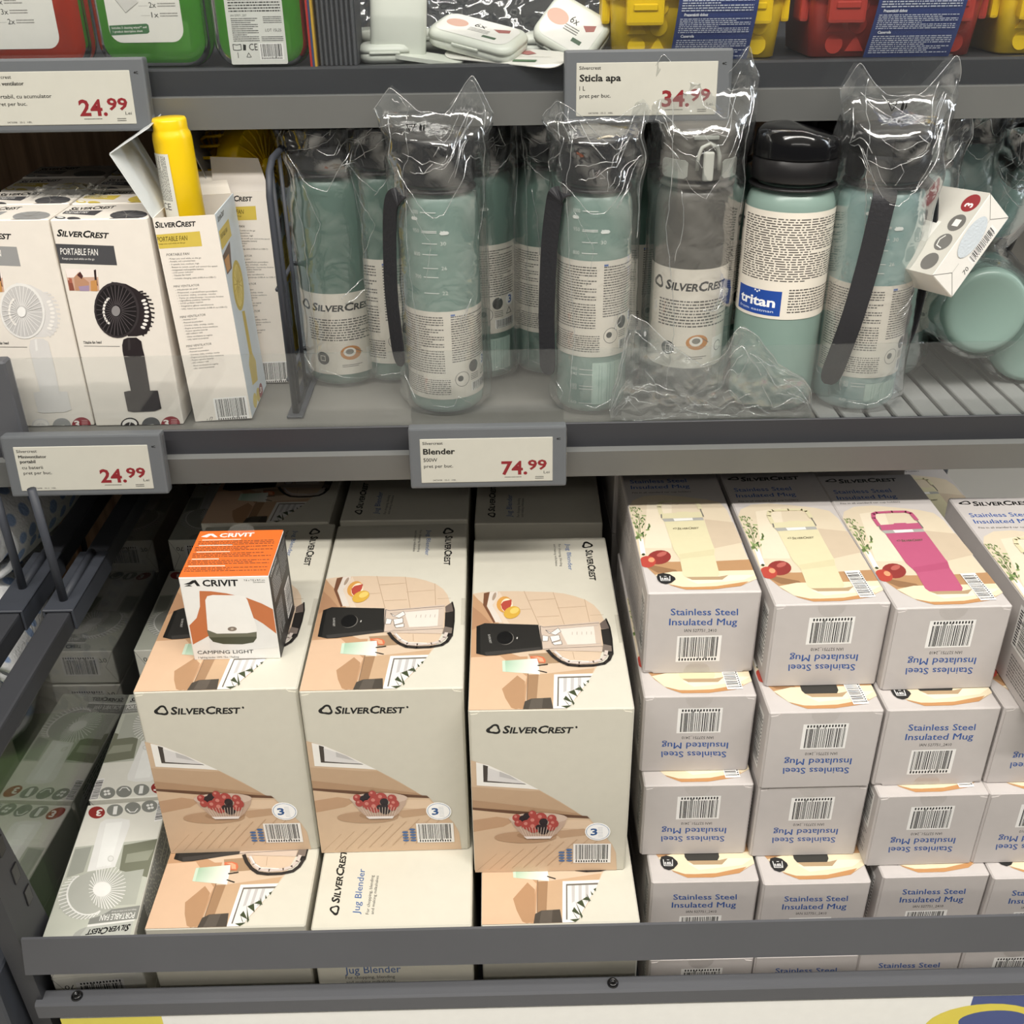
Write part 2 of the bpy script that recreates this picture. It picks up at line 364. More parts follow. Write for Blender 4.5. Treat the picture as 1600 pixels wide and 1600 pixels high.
ART={
'blender_top':[('p','D6B795',[(4,1781),(104,1808),(246,1818),(423,1818),(600,1803),(789,1789),(906,1762),(1021,1709),(1122,1641),(1196,1549),(1244,1438),(1272,1299),(1272,1172),(1223,836),(1146,579),(1067,400),(957,187),(846,-6),(-4,-18)]),('p','C48F62',[(4,1781),(58,1681),(140,1558),(277,1242),(370,796),(456,742),(526,743),(523,466),(483,-10),(-4,-18)]),('p','DBAF86',[(9,740),(273,759),(512,449),(438,-10),(-4,-18)]),('p','B57F55',[(8,1557),(95,1437),(209,1241),(52,1201),(8,1163)]),('p','B88457',[(290,283),(428,466),(494,382),(479,28),(407,-10),(368,28),(319,154)]),('p','7C4A2E',[(116,1787),(175,1809),(146,1558),(232,1290),(215,1270),(111,1579)]),('p','D9CBBB',[(175,1805),(257,1814),(251,1683),(204,1580),(299,1281),(232,1284),(150,1559)]),('p','A98E75',[(235,1715),(225,1681),(214,1659),(205,1654),(199,1668),(199,1698),(204,1735),(213,1769),(224,1792),(234,1796),(240,1782),(240,1752)]),('p','DCC3A8',[(269,1810),(315,1684),(244,1559),(388,1204),(310,1261),(204,1559)]),('l','B99775',6,[(517,1813),(648,1225)]),('l','B99775',6,[(806,1785),(933,926)]),('l','B99775',6,[(1111,1651),(1132,1268)]),('l','B99775',6,[(560,1645),(818,1669)]),('l','B99775',6,[(474,1491),(578,1498)]),('l','B99775',6,[(631,1362),(848,1374)]),('l','B99775',6,[(833,1508),(1113,1532)]),('l','B99775',6,[(1147,1377),(1274,1382)]),('l','B99775',6,[(941,799),(950,692)]),('p','E0942F',[(396,1582),(391,1534),(377,1492),(356,1462),(331,1445),(305,1445),(281,1461),(261,1491),(248,1532),(243,1580),(248,1628),(262,1670),(282,1702),(308,1720),(335,1720),(360,1703),(380,1672),(392,1629)]),('p','F0D9B0',[(401,1565),(396,1525),(386,1489),(370,1463),(351,1449),(331,1449),(313,1462),(298,1488),(288,1524),(285,1564),(289,1605),(299,1641),(315,1668),(334,1682),(354,1683),(373,1669),(388,1642),(398,1606)]),('p','C8402F',[(285,1580),(309,1632),(391,1664),(389,1581),(377,1530),(396,1500),(393,1456),(324,1455),(296,1509)]),('p','DDA320',[(472,1483),(473,1448),(463,1411),(445,1379),(421,1354),(394,1339),(366,1336),(342,1346),(323,1367),(313,1396),(313,1432),(322,1468),(339,1501),(364,1527),(391,1542),(419,1545),(444,1535),(463,1514)]),('p','F0C24A',[(461,1494),(458,1467),(445,1441),(424,1422),(400,1416),(382,1425),(372,1446),(374,1473),(387,1499),(408,1518),(432,1524),(451,1515)]),('p','A9855E',[(533,778),(783,798),(807,638),(581,620)]),('p','A5794F',[(528,474),(618,475),(594,123),(507,123)]),('p','C99F74',[(618,475),(1122,553),(1067,400),(846,-6),(579,-6)]),('l','8A6444',7,[(531,620),(505,123)]),('p','E9E4DB',[(755,470),(1103,476),(1060,383),(846,-6),(725,-6)]),('p','6E655A',[(785,436),(1086,442),(1077,420),(796,416),(773,36),(760,36)]),('p','DCD8D4',[(796,416),(1077,420),(870,41),(773,36)]),('p','BDB8B5',[(836,416),(866,416),(852,235),(825,219)]),('p','BDB8B5',[(900,416),(929,417),(915,235),(887,219)]),('p','BDB8B5',[(963,417),(992,417),(977,235),(949,219)]),('p','3E4A2A',[(810,155),(874,28),(851,60)]),('p','3E4A2A',[(857,235),(912,68),(900,44)]),('p','3E4A2A',[(866,219),(944,155),(920,251)]),('p','3E4A2A',[(819,123),(897,75),(842,171)]),('p','3E4A2A',[(920,251),(1002,235),(964,284)]),('p','3E4A2A',[(1005,350),(1028,309),(1012,301)]),('p','3E4A2A',[(1033,367),(1060,383),(1052,342)]),('p','3E4A2A',[(966,317),(993,251),(980,219)]),('p','3E4A2A',[(793,36),(885,44),(841,-6)]),('p','4A4238',[(468,5),(486,107),(543,142),(713,151),(726,7)]),('p','5C5247',[(543,135),(646,145),(630,7),(519,7)]),('p','2A2826',[(52,1221),(130,1270),(642,1229),(665,842),(240,763),(149,759),(57,794)]),('p','1C1B1A',[(52,1221),(85,1240),(95,785),(57,794)]),('p','3C3936',[(132,812),(645,878),(665,837),(149,759)]),('p','6A6660',[(405,1024),(401,995),(392,968),(377,946),(359,930),(337,921),(316,921),(295,929),(277,945),(262,967),(253,994),(251,1023),(254,1053),(263,1080),(278,1103),(297,1119),(318,1128),(340,1128),(361,1120),(380,1103),(394,1081),(403,1054)]),('p','151514',[(396,1030),(393,1001),(384,974),(369,952),(351,937),(331,929),(309,928),(289,936),(271,952),(258,974),(249,1000),(246,1029),(249,1058),(258,1084),(273,1107),(291,1123),(312,1132),(333,1132),(354,1124),(372,1108),(385,1085),(394,1059)]),('p','C9C5BE',[(432,1037),(441,1037),(438,1008),(429,1008)]),('t','B5B2AC','SILVERCREST',(162,1088),(178,949),(182,1088),''),('p','CDB5A0',[(642,1229),(692,1197),(1224,1269),(1214,791),(741,824),(665,837)]),('p','E3D3C6',[(836,1160),(1166,1191),(1164,909),(899,907)]),('l','7D7068',8,[(653,1206),(691,1187),(1221,1240)]),('l','84756B',8,[(665,842),(764,852),(1221,872)]),('l','B2A196',6,[(712,1139),(1201,1201)]),('l','B2A196',6,[(743,870),(1209,918)]),('l','5A5048',8,[(656,1206),(665,842)]),('p','E8E0D8',[(706,1139),(754,1092),(826,1169),(850,1112),(797,1055),(732,1092)]),('l','6B625B',5,[(706,1139),(754,1092),(826,1169),(850,1112),(797,1055),(732,1092),(706,1139)]),('p','E8E0D8',[(740,1036),(830,1055),(837,981),(758,943)]),('l','6B625B',5,[(740,1036),(830,1055),(837,981),(758,943),(740,1036)]),('p','E8E0D8',[(674,1054),(729,1036),(720,961),(671,961)]),('l','6B625B',5,[(674,1054),(729,1036),(720,961),(671,961),(674,1054)]),('p','E8E0D8',[(757,934),(847,962),(850,907),(778,897)]),('l','6B625B',5,[(757,934),(847,962),(850,907),(778,897),(757,934)]),('l','A08D80',4,[(956,1103),(953,1056)]),('l','A08D80',4,[(1001,1104),(998,1056)]),('l','A08D80',4,[(1046,1104),(1043,1057)]),('l','A08D80',4,[(1091,1104),(1087,1057)]),('l','A08D80',4,[(1136,1105),(1132,1057)]),('p','6A5C53',[(1227,1240),(1291,1313),(1304,1270),(1309,1154),(1232,1149)]),('p','2B2725',[(1229,1143),(1309,1154),(1315,984),(1310,873),(1230,909)]),('p','7A6A60',[(1230,905),(1310,873),(1302,738),(1259,746),(1258,791),(1214,791)]),('l','1F1C1B',14,[(1292,1309),(1314,1173),(1317,984),(1305,747)]),('p','1F1C1B',[(1258,791),(1312,791),(1307,738),(1263,738)]),('l','2E2927',34,[(714,824),(758,735),(819,656),(890,601),(986,584),(1115,588),(1214,614),(1262,667),(1295,756)]),('l','CDBBB0',32,[(773,807),(832,709),(893,642),(989,625),(1119,636),(1197,666),(1237,729),(1251,800)]),('l','EEE4DC',10,[(783,798),(838,712),(905,660),(1076,643)]),('g',[(294,680),(617,708),(629,475),(297,524)],['8FBF98','E4E8D8','EFEDE2','A5CDAA']),('p','E3673A',[(548,743),(618,747),(671,726),(691,682),(683,638),(620,646),(611,708),(552,708)]),('p','F0A070',[(564,732),(618,733),(660,708),(674,655),(631,659),(615,711)]),('l','23201E',13,[(614,599),(704,614)]),('l','23201E',13,[(615,531),(691,500)]),('p','BFD8BE',[(294,680),(320,684),(324,519),(297,524)]),('o','191817',(1169,2742),(1272,2744),(1162,2619)),('t','191817','SILVERCREST',(1189,2583),(1191,1984),(1265,2590),'s'),('t','2A5CAA','Jug Blender',(988,2714),(986,2189),(1033,2715),''),('t','3A3A38','For chopping, blending',(905,2713),(905,2265),(930,2713),''),('t','3A3A38','and making milkshakes',(854,2712),(856,2272),(879,2712),'')],
'blender_front':[('p','D3AF88',[(1,1400),(156,1342),(345,1224),(582,1054),(794,890),(950,754),(1077,637),(1193,474),(1277,353),(1323,230),(1339,-1),(-3,-1)]),('p','C79E76',[(5,1088),(492,1025),(612,1024),(950,754),(950,743),(493,841),(4,927)]),('p','EFEAE2',[(53,1377),(156,1342),(345,1224),(604,1040),(492,1055),(52,1103)]),('p','463C35',[(113,1346),(156,1328),(147,1156),(374,1125),(477,1115),(492,1105),(112,1143)]),('p','D9D5D3',[(153,1313),(345,1217),(477,1115),(344,1132),(150,1160)]),('p','BEBAB8',[(257,1264),(345,1217),(418,1155),(256,1205)]),('p','B98C62',[(1,927),(493,837),(950,743),(1044,686),(1,825)]),('p','6E452C',[(-2,837),(493,775),(1044,707),(1068,675),(799,697),(342,755),(-1,808)]),('p','DDB68E',[(-1,808),(342,755),(799,697),(1068,675),(1193,474),(1277,353),(1323,230),(1339,-1),(-3,-1)]),('p','C9986C',[(-1,680),(221,719),(402,675),(280,592),(-3,532)]),('p','E9C59D',[(646,673),(1061,658),(1159,518),(801,565)]),('p','C79A70',[(725,523),(1018,552),(1099,475),(804,436)]),('l','C79B72',5,[(24,28),(215,247)]),('l','C79B72',5,[(134,37),(340,276)]),('l','C79B72',5,[(244,46),(464,305)]),('l','C79B72',5,[(354,55),(588,334)]),('l','C79B72',5,[(464,65),(712,363)]),('l','C79B72',5,[(575,74),(836,392)]),('l','C79B72',5,[(685,83),(960,421)]),('l','C79B72',5,[(796,93),(1084,449)]),('l','C79B72',5,[(907,102),(1208,478)]),('p','C2946B',[(765,454),(756,435),(727,417),(682,403),(622,392),(553,385),(479,384),(405,387),(336,396),(277,408),(232,424),(204,442),(195,461),(205,480),(233,497),(278,511),(337,522),(405,529),(479,530),(552,527),(621,519),(680,507),(726,491),(755,473)]),('p','B08158',[(772,479),(763,463),(737,448),(696,437),(645,430),(587,428),(530,431),(478,440),(437,452),(411,467),(402,484),(411,501),(437,515),(478,527),(529,534),(586,535),(643,532),(695,524),(736,512),(763,496)]),('p','C9A58C',[(330,708),(372,612),(448,494),(494,451),(711,448),(772,501),(839,607),(863,702),(597,652)]),('p','D9BBA4',[(864,692),(857,675),(835,660),(798,646),(750,635),(693,628),(630,625),(565,626),(503,630),(446,639),(398,650),(361,665),(339,680),(331,697),(339,714),(362,729),(398,742),(446,753),(502,760),(564,763),(628,763),(691,758),(748,750),(796,738),(833,724),(856,708)]),('p','C43C34',[(442,706),(437,683),(422,666),(402,660),(383,667),(368,684),(363,707),(368,730),(383,747),(403,753),(422,747),(437,730)]),('p','E07A6C',[(407,721),(403,710),(393,705),(384,710),(380,722),(384,733),(393,738),(403,733)]),('p','2B2029',[(503,691),(497,668),(483,651),(463,645),(443,651),(429,669),(424,692),(429,715),(443,732),(463,738),(483,731),(497,714)]),('p','2B2029',[(527,727),(522,707),(510,693),(494,688),(477,693),(465,708),(460,727),(464,747),(477,761),(493,766),(510,760),(522,746)]),('p','C43C34',[(583,753),(578,732),(565,716),(547,711),(528,717),(515,732),(510,754),(515,775),(528,790),(546,796),(564,790),(578,774)]),('p','E07A6C',[(550,768),(546,757),(537,753),(528,758),(524,768),(528,779),(537,783),(546,779)]),('p','C43C34',[(610,663),(602,630),(583,607),(555,599),(527,608),(507,631),(500,664),(507,696),(527,719),(554,728),(582,719),(602,695)]),('p','E07A6C',[(565,678),(559,662),(546,655),(532,662),(526,678),(532,694),(545,701),(559,694)]),('p','C43C34',[(678,704),(671,672),(651,649),(624,640),(596,649),(576,673),(568,705),(575,737),(595,760),(622,769),(650,760),(670,736)]),('p','E07A6C',[(633,719),(627,703),(614,697),(600,704),(594,720),(600,736),(613,742),(627,735)]),('p','2B2029',[(686,651),(681,628),(667,611),(647,605),(627,611),(612,629),(607,652),(612,675),(626,692),(646,698),(666,692),(680,675)]),('p','C43C34',[(765,693),(760,668),(744,649),(723,643),(701,650),(685,668),(679,694),(685,718),(700,737),(721,743),(743,736),(759,718)]),('p','E07A6C',[(728,708),(724,695),(713,690),(702,696),(698,708),(702,720),(712,726),(723,720)]),('p','C43C34',[(785,629),(779,602),(762,582),(740,575),(716,583),(699,603),(693,630),(698,657),(715,677),(738,683),(761,676),(778,656)]),('p','E07A6C',[(745,644),(741,631),(729,625),(718,631),(713,645),(717,658),(729,664),(740,658)]),('p','C43C34',[(546,621),(539,591),(520,568),(494,560),(468,569),(449,592),(442,622),(449,653),(468,675),(494,683),(519,674),(539,652)]),('p','E07A6C',[(503,636),(497,621),(485,615),(472,621),(466,637),(472,652),(485,658),(497,652)]),('p','C43C34',[(454,643),(449,622),(436,606),(418,600),(399,606),(386,622),(381,644),(386,665),(399,681),(418,687),(436,681),(449,665)]),('p','E07A6C',[(421,658),(417,648),(408,643),(399,648),(396,659),(399,669),(408,674),(417,669)]),('p','C43C34',[(616,588),(609,552),(586,526),(556,517),(525,527),(502,554),(494,590),(502,626),(524,652),(555,661),(585,651),(608,625)]),('p','E07A6C',[(567,604),(561,586),(546,579),(531,586),(524,604),(531,622),(546,630),(561,622)]),('p','2B2029',[(703,562),(696,529),(676,505),(648,497),(620,506),(600,530),(592,563),(599,596),(619,619),(647,628),(674,619),(695,595)]),('p','2B2029',[(629,588),(625,572),(615,560),(601,556),(588,561),(577,573),(574,589),(577,605),(587,617),(601,621),(615,617),(625,605)]),('p','C43C34',[(756,587),(751,563),(737,546),(717,540),(697,547),(682,564),(676,588),(681,611),(696,628),(715,634),(736,628),(750,610)]),('p','E07A6C',[(721,602),(717,590),(707,586),(697,591),(693,602),(697,614),(707,619),(716,614)]),('l','E6CDB8',4,[(433,591),(479,466)]),('l','E6CDB8',4,[(460,590),(499,466)]),('l','E6CDB8',4,[(488,590),(519,465)]),('l','E6CDB8',4,[(515,590),(539,465)]),('l','E6CDB8',4,[(543,589),(559,465)]),('l','E6CDB8',4,[(570,589),(579,465)]),('l','E6CDB8',4,[(598,589),(599,464)]),('l','E6CDB8',4,[(626,588),(619,464)]),('l','E6CDB8',4,[(653,588),(639,464)]),('l','E6CDB8',4,[(681,588),(660,464)]),('l','E6CDB8',4,[(709,587),(680,463)]),('l','E6CDB8',4,[(736,587),(700,463)]),('l','E6CDB8',4,[(764,587),(720,463)]),('p','EDE2DC',[(464,479),(726,476),(711,446),(494,448)]),('p','FFFFFF',[(1261,512),(1259,487),(1252,463),(1239,442),(1221,424),(1199,411),(1175,403),(1149,401),(1122,404),(1097,413),(1075,426),(1055,445),(1041,466),(1031,490),(1027,515),(1029,540),(1037,563),(1050,584),(1068,602),(1089,615),(1114,623),(1139,625),(1165,622),(1190,614),(1213,600),(1232,582),(1247,561),(1257,537)]),('p','5B86BE',[(1250,512),(1249,490),(1242,469),(1230,450),(1214,435),(1194,423),(1172,416),(1148,414),(1124,417),(1102,424),(1081,437),(1064,453),(1050,472),(1042,493),(1038,515),(1040,537),(1047,558),(1059,576),(1075,592),(1095,603),(1117,610),(1140,612),(1164,610),(1186,602),(1207,590),(1224,574),(1238,556),(1247,535)]),('p','FBFBFB',[(1246,512),(1244,491),(1237,471),(1226,453),(1211,438),(1192,427),(1171,420),(1148,418),(1125,421),(1103,428),(1084,440),(1067,455),(1054,474),(1046,494),(1043,515),(1045,536),(1051,556),(1063,574),(1078,588),(1097,599),(1118,606),(1140,608),(1163,606),(1184,598),(1204,587),(1221,572),(1234,554),(1242,534)]),('t','1F5AA8','3',(1080,471),(1143,475),(1077,553),'b'),('l','A9B4C0',3,[(1145,565),(1189,565)]),('l','A9B4C0',3,[(1146,546),(1189,545)]),('l','A9B4C0',3,[(1147,527),(1190,526)]),('l','A9B4C0',3,[(1147,507),(1191,507)]),('l','A9B4C0',3,[(1148,488),(1192,487)]),('l','A9B4C0',3,[(1149,468),(1193,468)]),('l','A9B4C0',3,[(1150,449),(1194,448)]),('b',(945,140),(1256,135),(942,351)),('p','3F6FB5',[(916,287),(910,280),(895,275),(877,275),(862,280),(856,288),(861,296),(876,301),(895,300),(910,295)]),('p','3F6FB5',[(846,253),(840,245),(826,241),(807,241),(792,246),(786,254),(792,262),(806,266),(825,266),(840,261)]),('p','3F6FB5',[(917,252),(911,244),(896,240),(878,240),(863,245),(857,253),(862,261),(877,265),(896,265),(911,260)]),('p','3F6FB5',[(847,218),(841,210),(826,205),(808,205),(793,211),(787,218),(792,226),(807,231),(826,231),(841,225)]),('p','3F6FB5',[(918,216),(912,209),(897,204),(879,204),(864,209),(858,217),(863,225),(878,230),(897,229),(912,224)]),('p','3F6FB5',[(848,182),(842,174),(827,169),(809,170),(793,175),(788,183),(793,191),(808,195),(827,195),(842,190)]),('p','3F6FB5',[(919,181),(913,173),(898,168),(880,169),(865,174),(859,182),(864,189),(879,194),(898,194),(913,189)]),('p','3F6FB5',[(848,146),(843,138),(828,134),(809,134),(794,139),(788,147),(794,155),(809,159),(827,159),(842,154)]),('p','3F6FB5',[(920,145),(914,137),(899,132),(881,133),(865,138),(859,146),(865,154),(880,158),(899,158),(914,153)]),('o','161514',(159,1698),(164,1797),(273,1701)),('t','161514','SILVERCREST',(290,1701),(900,1690),(294,1783),'s'),('p','161514',[(936,1755),(934,1746),(927,1742),(920,1746),(916,1755),(919,1764),(926,1768),(933,1764)])],
'mug_top':[('p','DBC7A6',[(2,1572),(61,1713),(192,1808),(377,1827),(599,1777),(820,1714),(947,1646),(994,1484),(1066,200),(852,86),(595,40),(352,45),(227,114),(126,248),(43,437),(-4,552),(-25,886),(-26,1296)]),('p','CDB695',[(733,1303),(1007,1233),(1034,842),(722,740)]),('p','E4D3B5',[(203,1662),(468,1721),(324,758),(72,769)]),('p','BD8852',[(-4,552),(288,516),(680,513),(1036,534),(1066,200),(852,86),(595,40),(352,45),(227,114),(126,248),(43,437)]),('p','9A6A3E',[(23,497),(308,375),(339,307),(137,331),(48,429)]),('p','E8D4AC',[(105,294),(276,345),(650,343),(1055,348),(1066,200),(887,118),(601,76),(331,87),(205,140)]),('p','F0E2C2',[(378,213),(776,269),(1038,268),(900,183),(474,130)]),('p','CC8846',[(240,105),(357,80),(631,89),(937,160),(852,86),(595,40),(351,40)]),('p','E9E3DA',[(31,941),(75,939),(66,658),(19,660)]),('p','5E7A38',[(32,1392),(27,1397),(26,1415),(27,1432),(32,1435),(35,1422),(35,1402)]),('p','5E7A38',[(78,1531),(71,1534),(65,1554),(63,1576),(69,1584),(76,1571),(81,1548)]),('p','5E7A38',[(94,1404),(88,1405),(83,1419),(82,1435),(86,1440),(92,1432),(95,1415)]),('p','8FA85C',[(164,1390),(156,1381),(143,1381),(134,1390),(136,1402),(147,1407),(160,1402)]),('p','8FA85C',[(38,1014),(29,1020),(20,1048),(20,1079),(27,1088),(37,1069),(42,1036)]),('p','7C9A4C',[(76,1489),(76,1502),(83,1522),(91,1535),(94,1530),(90,1511),(82,1493)]),('p','8FA85C',[(37,1398),(44,1413),(59,1421),(71,1418),(70,1406),(58,1393),(44,1390)]),('p','7C9A4C',[(39,1548),(40,1559),(46,1575),(53,1584),(56,1580),(52,1565),(45,1551)]),('p','8FA85C',[(107,1269),(103,1277),(102,1298),(105,1317),(110,1319),(113,1303),(111,1281)]),('p','8FA85C',[(140,1388),(133,1381),(122,1385),(115,1397),(118,1407),(128,1409),(138,1400)]),('p','7C9A4C',[(105,1204),(106,1218),(114,1238),(123,1250),(126,1244),(121,1225),(112,1207)]),('p','7C9A4C',[(107,1502),(106,1513),(112,1534),(119,1547),(123,1543),(120,1525),(113,1507)]),('p','8FA85C',[(133,1304),(126,1309),(121,1331),(121,1354),(126,1361),(134,1346),(137,1320)]),('p','7C9A4C',[(35,1483),(27,1483),(19,1499),(16,1518),(21,1526),(29,1518),(36,1498)]),('p','8FA85C',[(130,1472),(126,1473),(122,1485),(121,1498),(124,1503),(129,1495),(131,1481)]),('p','8FA85C',[(119,1104),(128,1121),(147,1131),(162,1126),(161,1110),(145,1095),(127,1093)]),('p','4C6630',[(34,1555),(39,1566),(51,1571),(61,1567),(60,1557),(50,1548),(38,1547)]),('p','7C9A4C',[(96,983),(97,998),(106,1022),(116,1036),(120,1030),(115,1009),(104,988)]),('p','7C9A4C',[(48,960),(37,961),(25,986),(21,1015),(29,1027),(41,1012),(49,982)]),('p','8FA85C',[(27,1348),(22,1341),(11,1342),(5,1350),(6,1359),(15,1362),(25,1357)]),('p','7C9A4C',[(48,892),(42,903),(41,933),(46,958),(53,961),(56,938),(54,907)]),('p','7C9A4C',[(15,1474),(16,1488),(25,1508),(35,1518),(38,1511),(32,1492),(22,1476)]),('p','5E7A38',[(88,1139),(86,1154),(91,1181),(100,1201),(105,1198),(103,1175),(95,1148)]),('p','7C9A4C',[(69,1471),(71,1484),(80,1500),(89,1507),(91,1500),(84,1484),(75,1471)]),('p','4C6630',[(51,1231),(47,1238),(45,1258),(48,1275),(52,1278),(55,1263),(55,1243)]),('p','7C9A4C',[(115,1248),(111,1256),(110,1279),(113,1299),(118,1301),(121,1284),(120,1260)]),('p','7C9A4C',[(50,1535),(46,1536),(40,1547),(39,1560),(42,1565),(47,1559),(51,1546)]),('p','8FA85C',[(60,1259),(52,1265),(45,1293),(45,1322),(52,1330),(61,1311),(64,1279)]),('p','5E7A38',[(170,1152),(162,1163),(159,1199),(164,1231),(172,1236),(178,1210),(177,1172)]),('p','7C9A4C',[(39,1219),(29,1218),(16,1237),(11,1263),(17,1275),(30,1265),(40,1240)]),('p','4C6630',[(98,1324),(101,1341),(114,1361),(126,1369),(129,1359),(120,1338),(106,1323)]),('p','4C6630',[(105,1195),(106,1210),(114,1233),(124,1247),(128,1241),(123,1220),(113,1199)]),('p','7C9A4C',[(-19,948),(-7,969),(17,978),(35,970),(34,950),(14,933),(-10,932)]),('p','5E7A38',[(121,1526),(113,1521),(102,1530),(96,1546),(99,1557),(110,1555),(120,1541)]),('p','4C6630',[(82,964),(76,978),(76,1012),(83,1041),(90,1043),(93,1016),(89,981)]),('p','5E7A38',[(52,970),(39,953),(16,950),(0,963),(2,983),(22,994),(44,988)]),('p','4C6630',[(51,1129),(44,1140),(40,1174),(44,1205),(52,1210),(58,1185),(58,1149)]),('p','8FA85C',[(50,987),(55,1003),(70,1017),(82,1019),(83,1007),(72,991),(57,982)]),('p','4C6630',[(54,1005),(59,1030),(78,1061),(96,1074),(100,1060),(87,1028),(66,1004)]),('p','8FA85C',[(18,1530),(17,1541),(21,1562),(28,1576),(31,1574),(30,1556),(24,1537)]),('p','5E7A38',[(35,1133),(27,1142),(21,1173),(23,1204),(31,1211),(39,1188),(40,1154)]),('p','4C6630',[(83,1363),(73,1354),(58,1359),(49,1374),(52,1388),(66,1390),(79,1379)]),('p','4C6630',[(140,1293),(134,1296),(130,1314),(129,1333),(134,1338),(140,1327),(143,1306)]),('p','8FA85C',[(76,1002),(63,990),(42,997),(29,1018),(33,1037),(52,1039),(71,1024)]),('p','5E7A38',[(61,1213),(67,1232),(83,1251),(98,1255),(100,1242),(87,1221),(70,1208)]),('p','4C6630',[(141,1111),(141,1134),(152,1172),(166,1197),(173,1190),(167,1156),(153,1121)]),('l','6C7F45',6,[(14,1572),(83,1414),(100,1262)]),('l','6C7F45',6,[(60,1524),(82,1292),(60,1055)]),('l','6C7F45',6,[(3,1356),(53,1174),(38,940)]),('p','A02E28',[(299,614),(288,570),(265,530),(232,498),(194,478),(155,473),(120,482),(93,505),(76,539),(73,581),(83,624),(106,665),(139,698),(177,718),(217,724),(252,715),(280,691),(296,656)]),('p','C8574A',[(269,678),(259,651),(233,624),(201,607),(175,607),(165,624),(175,651),(200,678),(232,695),(259,695)]),('p','CC3A2A',[(144,518),(134,483),(117,453),(93,432),(65,421),(38,423),(14,436),(-4,459),(-14,491),(-14,525),(-5,560),(13,590),(37,612),(64,623),(92,622),(116,609),(134,584),(144,553)]),('p','F0935C',[(136,550),(127,525),(110,511),(91,512),(78,528),(76,553),(85,579),(102,594),(121,593),(134,576)]),('p','3F4A2A',[(60,653),(53,637),(41,632),(30,639),(27,654),(34,669),(46,675),(57,668)]),('p','B79468',[(384,247),(688,248),(776,269),(706,194),(431,197)]),('p','M',[(327,1270),(725,1282),(729,783),(732,726),(710,628),(696,287),(671,244),(381,247),(361,293),(375,574),(340,715)]),('p','Md',[(375,574),(377,643),(726,726),(710,628),(707,614),(372,555)]),('p','A8A79F',[(310,1322),(723,1334),(724,1279),(329,1261)]),('p','E6E4DD',[(423,1322),(617,1328),(617,1282),(430,1269)]),('p','M',[(317,1423),(470,1435),(480,1453),(593,1456),(606,1440),(724,1450),(723,1334),(309,1319)]),('l','M',42,[(317,1408),(314,1564),(337,1650),(377,1671),(538,1681),(675,1678),(716,1645),(726,1507)]),('l','77736A',12,[(726,1507),(732,1350)]),('l','77736A',12,[(317,1408),(310,1334)]),('o','5C553A',(391,1111),(398,1138),(428,1113)),('t','5C553A','SILVERCREST',(433,1101),(648,1111),(436,1140),'s'),('o','161514',(67,2349),(82,2416),(184,2357)),('t','161514','SILVERCREST',(198,2322),(830,2340),(195,2409),'s'),('t','1F57B8','Stainless Steel',(80,2090),(683,2101),(79,2171),'m'),('t','1F57B8','Insulated Mug',(75,1964),(695,1974),(78,2043),'m'),('t','3A3A38','Fits in all standard car cup holders',(76,1867),(692,1875),(77,1899),'')],
'mug_badge':[('p','262626',[(116,254),(133,300),(183,316),(241,294),(280,239),(282,206),(233,149),(183,132),(139,155),(119,197)]),('l','E8E8E6',7,[(148,265),(147,188),(227,185),(236,260)]),('t','E8E8E6','0.85L',(154,200),(224,199),(156,233),'b'),('l','E8E8E6',7,[(184,258),(205,257)])],
'mug_topcode':[('b',(899,109),(888,496),(779,104))],
'mug_front':[('t','1F57B8','Stainless Steel',(222,662),(831,649),(216,734),'m'),('t','1F57B8','Insulated Mug',(213,551),(831,540),(212,626),'m'),('t','4A4846','IAN 527751_2410',(356,473),(651,468),(356,506),''),('b',(320,163),(684,165),(319,412))],
